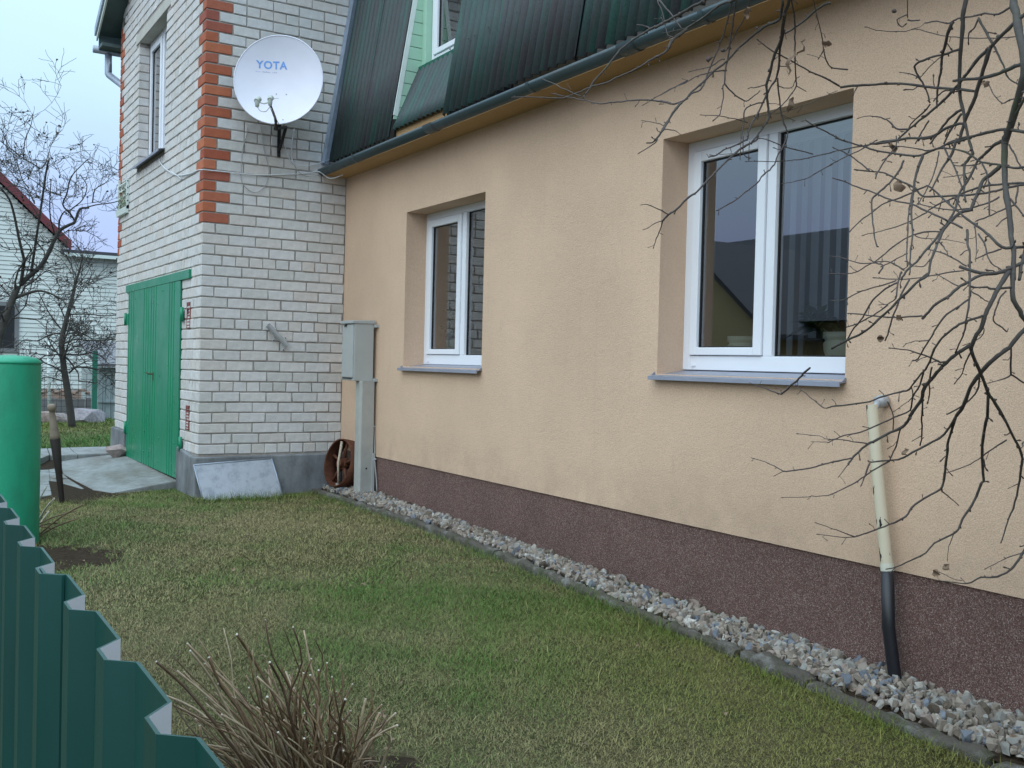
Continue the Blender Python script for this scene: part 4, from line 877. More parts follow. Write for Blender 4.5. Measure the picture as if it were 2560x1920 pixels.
# ------------------------------------------------------------------ kerb and stones along the wall
def kx(y): return 1.118+.03*y
kerb = empty('kerb', (1.0, -4, -.42)); tag(kerb, kind='structure')
kc = [-.03, -.95, -1.9, -2.85, -3.8, -4.75, -5.65, -6.18]
def kz(y): return float(np.interp(y, [-9.5, -7.45, -7.03, -6.35, -5.27, -3.96, -2.56, -1.16, 0], [-.49, -.482, -.475, -.446, -.421, -.378, -.360, -.381, -.395]))
def kerb_piece(y1, y0, w, h, seed, jit=.006):
    n = max(4, int((y1-y0)/.03)); vs = []; prof_ = [(0, -.2), (-.01, h*.2), (0.0, h*.55), (.06, h*.85), (.22, h), (.5, h*1.03), (.78, h), (.95, h*.8), (1.0, h*.4), (1, -.2)]; m = len(prof_)
    for i in range(n+1):
        y = y1+(y0-y1)*i/n; x = kx(y); z = kz(y); end = min(i, n-i)
        for (a, b) in prof_:
            p = Vector((x*9+seed, y*9, b*9)); nv = mnoise.noise_vector(p*1.6)+mnoise.noise_vector(p*4)*.5; q = 1.0 if b > -.1 else 0
            sh = -.010 if end == 0 else 0
            vs.append((x+w*a+nv.x*jit*q, y+nv.y*jit*.6*q, z+b+(nv.z*jit*1.5+sh)*q))
    fs = [(m*i+k, m*i+(k+1) % m, m*i+m+(k+1) % m, m*i+m+k) for i in range(n) for k in range(m)]+[tuple(range(m))[::-1], tuple(m*n+k for k in range(m))]
    return MB().add(vs, fs, 0, True).build('kerb_stone', M['kerb'], kerb, sharp=50)
for i in range(len(kc)-1): kerb_piece(kc[i]-.004, kc[i+1]+.004, .070, .040, i, .011)
kerb_piece(-6.22, -6.62, .095, .052, 20, .02); kerb_piece(-6.64, -7.5, .085, .034, 21, .016); kerb_piece(-7.52, -8.4, .075, .020, 22, .016); kerb_piece(-8.42, -9.4, .075, .02, 23, .014)
bed = MB(); yy = np.linspace(-9.6, -.05, 60)
def bz(x, y):
    t = (x-kx(y))/(W-kx(y)); top = float(np.interp(y, [-9.6, -7.3, -6.34, -5.57, -4.1, -3.3, -.93, 0], [-.44, -.437, -.428, -.425, -.380, -.360, -.305, -.30])); return kz(y)+.02+(top-.03-kz(y)-.02)*t
vs = []
for y in yy: vs += [(kx(y)+.03, y, bz(kx(y), y)), ((kx(y)+W)/2, y, bz((kx(y)+W)/2, y)), (W+.01, y, bz(W, y))]
bed.add(vs, [(3*i+k, 3*i+k+1, 3*i+4+k, 3*i+3+k) for i in range(len(yy)-1) for k in range(2)], 0, True)
gb = bed.build('gravel_bed', M['soil']); tag(gb, kind='structure')
protos = []
for s in range(24):
    vs, fs = hull_stone(1.0, 100+s, R.uniform(.55, .85)); k = MB(); k.add(vs, fs); protos.append(k.mesh('stone', M['stone']))
SL = []
for i in range(8500):
    y = -9.2+9.05*R.random()**0.92 if False else R.uniform(-9.2, -.12); x = R.uniform(kx(y)+.10, W-.012)
    r = (0.012+.012*R.random()+(.018*R.random()**4)); 
    if R.random() < .03: r *= R.uniform(1.2, 1.6)
    lay = R.choice([0, .010, .022]); SL.append((x, y, bz(x, y)+lay+r*.25, r, r/np.linalg.norm(np.array([x, y, 0])-CAM)))
SL.sort(key=lambda q: -q[4])
big = MB()
for i, (x, y, z, r, q) in enumerate(SL):
    me = protos[i % 24]; eul = (R.uniform(0, 6.28), R.uniform(0, 6.28), R.uniform(0, 6.28))
    if i < 300:
        o = place('stone', me, (x, y, z+.004), gb, eul); o.scale = (r, r, r)
    else:
        mt = Matrix.Translation((x, y, z)) @ Matrix(np.array(__import__('mathutils').Euler(eul).to_matrix().to_4x4())) @ Matrix.Diagonal((r, r, r, 1))
        big.add([mt @ v.co for v in me.vertices], [tuple(p.vertices) for p in me.polygons])
tag(big.build('stone', M['stone'], gb), kind='stuff')
# ------------------------------------------------------------------ profiled metal fence beside the camera
FX, FZ = CAM[0]+.1295-.0157, .744
fence = empty('metal_fence', (FX, -8.6, -.5), 'dark green profiled metal fence with zigzag top beside the lawn', 'fence')
q = .1295
def prof(y0, y1):
    """plan polyline, wide flats outside (x=FX+.0157), narrow flats inside; pattern anchored on the photo"""
    P = []; y = -9.145+q*.0
    per = 1.075*q*1.0
    y = -9.152+per*60
    while y > y0:
        # going towards -Y:  inner narrow flat -> slant out -> wide flat -> slant in
        for dx, dy in ((0, 0), (0, -.19*per), (.0157, -.29*per), (.0157, -.87*per)):
            P.append((FX+dx, y+dy))
        y -= per
    return [p for p in P if y0 <= p[1] <= y1]
def fpanel(y0, y1, off=0.0):
    P = prof(y0, y1); n = len(P); mb = MB(); t = .0022; zb = -.36
    vs = [(x+off, y, zb) for x, y in P]+[(x+off, y, FZ+.0) for x, y in P]+[(x+off+t, y, zb) for x, y in P]+[(x+off+t, y, FZ) for x, y in P]
    mb.add(vs, [(i, i+1, n+i+1, n+i) for i in range(n-1)], 0); mb.add(vs, [(2*n+i+1, 2*n+i, 3*n+i, 3*n+i+1) for i in range(n-1)], 1)
    mb.add(vs, [(n+i, n+i+1, 3*n+i+1, 3*n+i) for i in range(n-1)]+[(0, n, 3*n, 2*n), (n-1, 3*n-1, 4*n-1, 2*n-1)], 0)
    return mb.build('fence_panel', [M['fence_green'], M['fence_primer']], fence)
fpanel(-10.6, -8.72); fpanel(-8.80, -7.0, -.0035); fpanel(-7.05, -5.2)
for y in (-8.55, -6.6, -10.4):
    MB().box((FX+.028, y-.02, -.7), (FX+.068, y+.02, FZ-.16)).build('fence_post', M['fence_green'], fence)
for zz in (.45, -.1): MB().box((FX+.0195, -10.6, zz-.02), (FX+.045, -5.2, zz+.02)).build('fence_rail', M['fence_green'], fence)
# ------------------------------------------------------------------ round gate pillar
pc = ony(28, 1000, -2.0); pz = .905; rp__ = .186
pil = empty('gate_pillar', (pc[0], -2.0, -.44), 'thick round bright green pillar with domed cap behind the fence', 'pillar')
MB().lathe([(rp__, -.2), (rp__+.002, .6), (rp__, pz-.08+.44), (rp__-.003, pz-.052+.44)], (pc[0], -2.0, -.44), 40, cap=False).build('shaft', M['pillar_green'], pil)
MB().lathe([(rp__-.003, pz-.055), (rp__+.003, pz-.050), (rp__+.001, pz-.036), (rp__*.85, pz-.014), (rp__*.55, pz), (.001, pz+.006)], (pc[0], -2.0, 0), 40, cap=False).build('cap', M['pillar_green'], pil)
# ------------------------------------------------------------------ garden stake
s0 = np.array([-1.161, .088, -.43]); s1 = ony(128, 1010, .03); dd = s1-s0; Ls = np.linalg.norm(dd)
st = empty('garden_stake', tuple(s0), 'upright wooden tool handle with knob standing in a dark tapered sleeve', 'stake')
MB().lathe([(.018, -.05), (.022, 0), (.029, Ls*.34), (.045, Ls*.66), (.043, Ls*.665), (.036, Ls*.66)], s0, 14, axis=dd).build('sleeve', M['rubber_dark'], st, sharp=50)
MB().lathe([(.042, Ls*.64), (.040, Ls*.70), (.032, Ls*.80), (.024, Ls*.90), (.023, Ls*.935), (.036, Ls*.945), (.036, Ls*.985), (.022, Ls)], s0, 14, axis=dd).build('handle', M['wood_pale'], st)
# ------------------------------------------------------------------ ramp and path slabs
drive = empty('garage_ramp', (-.5, 2.3, -.42)); tag(drive, kind='structure')
zr_ = lambda x, y: (80+x/5.53, 1000+y/5.53)
SLABS = []
def slab(pts, th, name, parent, mat='slab'):
    SLABS.append([(p[0], p[1]) for p in pts]); P = [np.array(p, float) for p in pts]; nf = np.cross(P[1]-P[0], P[2]-P[0])
    if nf[2] < 0: P = P[::-1]
    mb = MB(); n = len(P); c = sum(P)/n; I = [p+(c-p)*.012 for p in P]; D = [p-np.array([0, 0, .012]) for p in P]; B = [p-np.array([0, 0, th]) for p in P]
    mb.add(I+D+B, [tuple(range(n))]+[(n+i, n+(i+1) % n, (i+1) % n, i) for i in range(n)]+[(2*n+i, 2*n+(i+1) % n, n+(i+1) % n, n+i) for i in range(n)])
    return mb.build(name, M[mat], parent)
A_, B_ = (0.0, 3.30, -.298), (0.0, .72, -.320)
z41 = lambda x, y, z=-.41: onz(*zr_(x, y), z)
cr = lambda a, b, t: tuple(np.array(a)+(np.array(b)-np.array(a))*t)
g1, g2, g3, g4, g5, g6 = z41(2030, 1118, -.335), z41(1108, 1288), z41(850, 1240, -.405), z41(560, 1088), z41(430, 1005), z41(392, 838)
m1 = cr(B_, A_, .12); m2 = cr(B_, A_, .30)
slab([B_, m1, cr(g3, g4, .1), g3, g2], .12, 'ramp_slab', drive)
slab([m1, A_, (.0, 3.75, -.31), z41(1080, 757, -.33), z41(660, 815, -.39), g6, g5, g4, cr(g3, g4, .12)], .10, 'ramp_slab', drive)
path = empty('paved_path', (-1, 2.5, -.42)); tag(path, kind='structure')
zz = -.412
T = lambda x, y: onz(*zr_(x, y), zz)
for poly in ([(500, 1090), (780, 1262), (440, 1296), (425, 1095)], [(420, 1095), (435, 1298), (270, 1310), (250, 1080)], [(410, 1010), (495, 1080), (250, 1075), (240, 1000)], [(240, 1000), (250, 1160), (60, 1170), (60, 985)], [(250, 1165), (265, 1250), (60, 1258), (60, 1172)], [(265, 1255), (270, 1312), (60, 1345), (60, 1262)],
             [(400, 935), (420, 1000), (240, 995), (235, 960)], [(230, 962), (235, 995), (40, 982), (40, 970)]):
    slab([T(x, y) for x, y in poly], .06, 'path_slab', path)
T2 = lambda x, y: onz(*zr_(x, y), -.330)
for poly in ([(520, 655), (1140, 640), (1150, 690), (1142, 732), (640, 752), (575, 712)], [(512, 655), (565, 712), (628, 752), (390, 762), (250, 760), (215, 668)], [(205, 668), (240, 760), (60, 830), (20, 672)]):
    slab([T2(x, y) for x, y in poly], .11, 'path_slab', path)
k = MB(); vs, fs = hull_stone(.13, 77, .9, 16); c = onx(*zr_(1190, 700), -.10); k.add([(c[0]+x, c[1]+y, c[2]+z) for x, y, z in vs], fs); tag(k.build('boulder', M['boulder']), 'grey lump of concrete at the far foot of the garage door', 'stone')
# ------------------------------------------------------------------ boundary stones, low wall, shed, posts beyond the tower
zp = lambda x, y: (x/3.95, 700+y/3.95)
bl_ = [((450, 1370), .24, 'mossy grey boulder at the left end of the row'), ((580, 1375), .22, 'reddish boulder just left of the old tree trunk'), ((760, 1375), .15, 'small brown boulder just right of the old tree trunk'), ((840, 1370), .33, 'largest pale grey boulder right of the tree trunk'), ((905, 1335), .17, 'pinkish boulder tucked behind the largest grey one')]
for i, ((x, y), r, lb) in enumerate(bl_):
    c = ony(*zp(x, y), 10.75 if i < 4 else 11.1); vs, fs = hull_stone(r, 300+i, .72, 22); k = MB(); k.add([(c[0]+a, c[1]+b*.8, c[2]+d) for a, b, d in vs], fs)
    o = k.build('boulder', M['boulder']); tag(o, lb, 'boulder', 'boulders along the far lawn edge')
k = MB(); a = ony(*zp(390, 1185), 12.4); b = ony(*zp(925, 1165), 12.4); lw = empty('low_wall', (float((a[0]+b[0])/2), 12.4, -.35), 'low grey boundary wall of slabs behind the boulders', 'wall')
x = a[0]-3.0
while x < b[0]+.0:
    w = min(.55, b[0]-x); MB().box((x+.01, 12.38, -.6), (x+w-.01, 12.44, b[2]+R.uniform(-.03, .02))).build('wall_slab', M['eternit'], lw); x += w
    if w < .5: break
for i in range(9):                                # old bricks and stones stacked on the slabs
    x = a[0]+.05+i*.15; vs, fs = hull_stone(.085, 400+i, .6, 14); k = MB(); k.add([(x+p*1.1, 12.55+r, b[2]+.10+s+.05*(i % 2)) for p, r, s in vs], fs); tag(k.build('field_stone', M['far_base']), 'pinkish field stone lying behind the low grey wall', 'stone', 'stones behind the low wall')
YS = 11.6
L0, L1 = ony(*zp(962, 1400), YS), ony(*zp(962, 840), YS)
shed = empty('garden_shed', (float(L0[0])+1.4, YS+.8, -.36), 'weathered grey boarded shed half hidden by the tower', 'shed')
x = float(L0[0])
for i in range(18):
    w = .135; j = R.uniform(-.008, .008); MB().box((x+.004, YS+j, -.36), (x+w-.004, YS+.025+j, -.02)).build('board', M['shed_board'], shed); MB().box((x+.004, YS+j, .015), (x+w-.004, YS+.025+j, float(L1[2])-.05)).build('board', M['shed_board'], shed); x += w
MB().box((L0[0], YS-.03, -.02), (x, YS+.02, .015)).build('rail', M['shed_board'], shed)
MB().prism([(L0[0]-.05, YS-.15, L1[2]-.03), (L0[0]-.05, YS+2.2, L1[2]+.45), (L0[0]-.05, YS+2.2, L1[2]+.5), (L0[0]-.05, YS-.15, L1[2]+.03)], (2.7, 0, 0)).build('shed_roof', M['shed_roof'], shed)
MB().box((L0[0], YS+.03, -.4), (x, YS+2.0, L1[2]-.06)).build('shed_body', M['shed_board'], shed)
g0, g1 = ony(*zp(940, 700), 11.3), ony(*zp(940, 1350), 11.3)
tag(MB().box((g0[0]-.045, 11.26, -.45), (g0[0]+.045, 11.34, g0[2])).build('fence_post', M['post_green'], None, bevel=.006), 'thick green post standing beside the grey shed', 'post')
f0_, f1_ = ony(*zp(490, 600), 11.5), ony(*zp(490, 1210), 11.5)
k = MB(); k.tube([(f1_[0], 11.5, -.4), (f0_[0]-.02, 11.5, f0_[2])], .03, 8); tag(k.build('fence_post', M['trim_pale']), 'thin pale pole left of the old tree trunk', 'post')
# wire netting between the posts
wf = empty('wire_fence', (float(f0_[0]+g0[0])/2, 11.45, -.35), 'thin wire netting between the pale pole and the green post', 'fence')
k = MB()
for i in range(19): xx = f1_[0]-1.6+i*.15; k.box((xx-.003, 11.447, -.38), (xx+.003, 11.453, .55))
k.build('wire', M['black'], wf); k = MB()
for i in range(9): k.box((f1_[0]-1.6, 11.4475, -.3+.105*i), (g0[0], 11.4525, -.294+.105*i))
k.build('wire', M['black'], wf)
# ------------------------------------------------------------------ neighbour's house behind, clad in pale boards
YH = 17.0; z9 = lambda x, y: (x/3.456, 260+y/3.456)
xl, xr = -4.6, 5.2; be = ony(*z9(560, 1230), YH); bl0 = ony(*z9(0, 690), YH); slp = (bl0[2]-be[2])/(bl0[0]-be[0]); ev = float(ony(*z9(800, 1320), YH)[2])-.02; sb = .08
nb = empty('neighbour_house', (.3, YH+3, -.35), 'neighbouring house clad in pale horizontal boards with a dark red gable edge', 'house')
apx = be[0]-3.3; PHH = .104; z = sb; xg = float(be[0])
def gable_z(x): return be[2]+slp*(x-be[0]) if x > apx else be[2]+slp*(apx-be[0])-slp*(x-apx)*1.0
for i in range(120):
    z1 = z+PHH-.010
    if z < ev: xa, xb = xl, xr
    else:
        t = (z1-be[2])/slp; xb = be[0]+t+.02; xa = 2*apx-xb
        if xb-xa < .2: break
        xb = max(xb, xa+.1)
    MB().prism([(xa, YH, z), (xa, YH-.018, z), (xa, YH-.004, z1), (xa, YH, z1)], (xb-xa, 0, 0)).build('plank', M['siding_pale'], nb); z += PHH
top = gable_z(apx)
MB().prism([(xl, YH+.02, sb-.4), (xr, YH+.02, sb-.4), (xr, YH+.02, ev), (be[0], YH+.02, ev), (be[0], YH+.02, be[2]), (apx, YH+.02, top), (2*apx-be[0], YH+.02, be[2]), (xl, YH+.02, ev)], (0, 6, 0)).build('wall', M['siding_pale'], nb)
MB().box((xl, YH-.06, -.6), (xr, YH+.02, sb-.05)).build('plinth', M['far_base'], nb)
for s in (1, -1):
    a = (be[0] if s > 0 else 2*apx-be[0]); dx = .12*s
    MB().prism([(apx, YH-.22, top+.02), (a+dx, YH-.22, be[2]-.10), (a+dx, YH-.22, be[2]+.12), (apx, YH-.22, top+.26)], (0, .05, 0)).build('barge_board', M['far_red'], nb)
    MB().prism([(apx, YH-.2, top+.12), (a+dx, YH-.2, be[2]+.0), (a+dx, YH-.2, be[2]+.1), (apx, YH-.2, top+.24)], (0, 6.3, 0)).build('roof', M['far_roof'], nb)
MB().prism([(be[0]-.1, YH-.3, ev+.03), (be[0]-.1, YH-.3, ev+.13), (be[0]-.1, YH+6, ev+.5), (be[0]-.1, YH+6, ev+.4)], (xr-be[0]+.5, 0, 0)).build('side_roof', M['far_roof'], nb)
MB().box((be[0]-.05, YH-.31, ev-.03), (xr, YH-.28, ev+.05)).build('fascia', M['trim_pale'], nb)
wr, wb = ony(*zp(190, 220), YH), ony(*zp(190, 715), YH)
wn_ = MB().box((wr[0]-1.3, YH-.05, wb[2]), (wr[0], YH-.02, wr[2])).build('window', M['eternit'], nb)
MB().quad((wr[0]-1.2, YH-.055, wb[2]+.1), (wr[0]-.1, YH-.055, wb[2]+.1), (wr[0]-.1, YH-.055, wr[2]-.1), (wr[0]-1.2, YH-.055, wr[2]-.1)).build('pane', M['gasket'], wn_)
# ------------------------------------------------------------------ what the panes mirror: houses and hedge across the garden
oh = empty('opposite_house', (-13, 5, -.45), 'low house with dark roof mirrored in the right window panes', 'house')
xs, xe, ya, yb = -15.5, -9.5, -4, 12
MB().box((xs, ya, -.6), (xe, yb, 2.0)).build('wall', M['far_yellow'], oh)
MB().prism([(xe+.4, ya-.3, 1.9), ((xs+xe)/2, ya-.3, 4.2), (xs-.4, ya-.3, 1.9)], (0, yb-ya+.6, 0)).build('roof', M['far_roof'], oh)
for yc in (-1.5, 1.5, 4.2, 8.2): w_ = MB().box((xe-.02, yc-.65, .15), (xe+.03, yc+.65, 1.25)).build('window', M['pvc'], oh); MB().box((xe+.03, yc-.57, .23), (xe+.036, yc+.57, 1.17)).build('pane', M['gasket'], w_)
MB().prism([(xe+1.3, 4.0, 1.7), (xe+1.3, 6.2, 3.45), (xe+1.3, 8.4, 1.7), (xe+1.3, 8.4, -.5), (xe+1.3, 4.0, -.5)], (-2.6, 0, 0)).build('porch_wall', M['far_yellow'], oh)
for s in (-1, 1): MB().prism([(xe+1.5, 6.2, 3.50), (xe+1.5, 6.2+s*2.5, 1.52), (xe+1.5, 6.2+s*2.5, 1.62), (xe+1.5, 6.2, 3.62)], (-3.2, 0, 0)).build('porch_roof', M['far_roof'], oh)
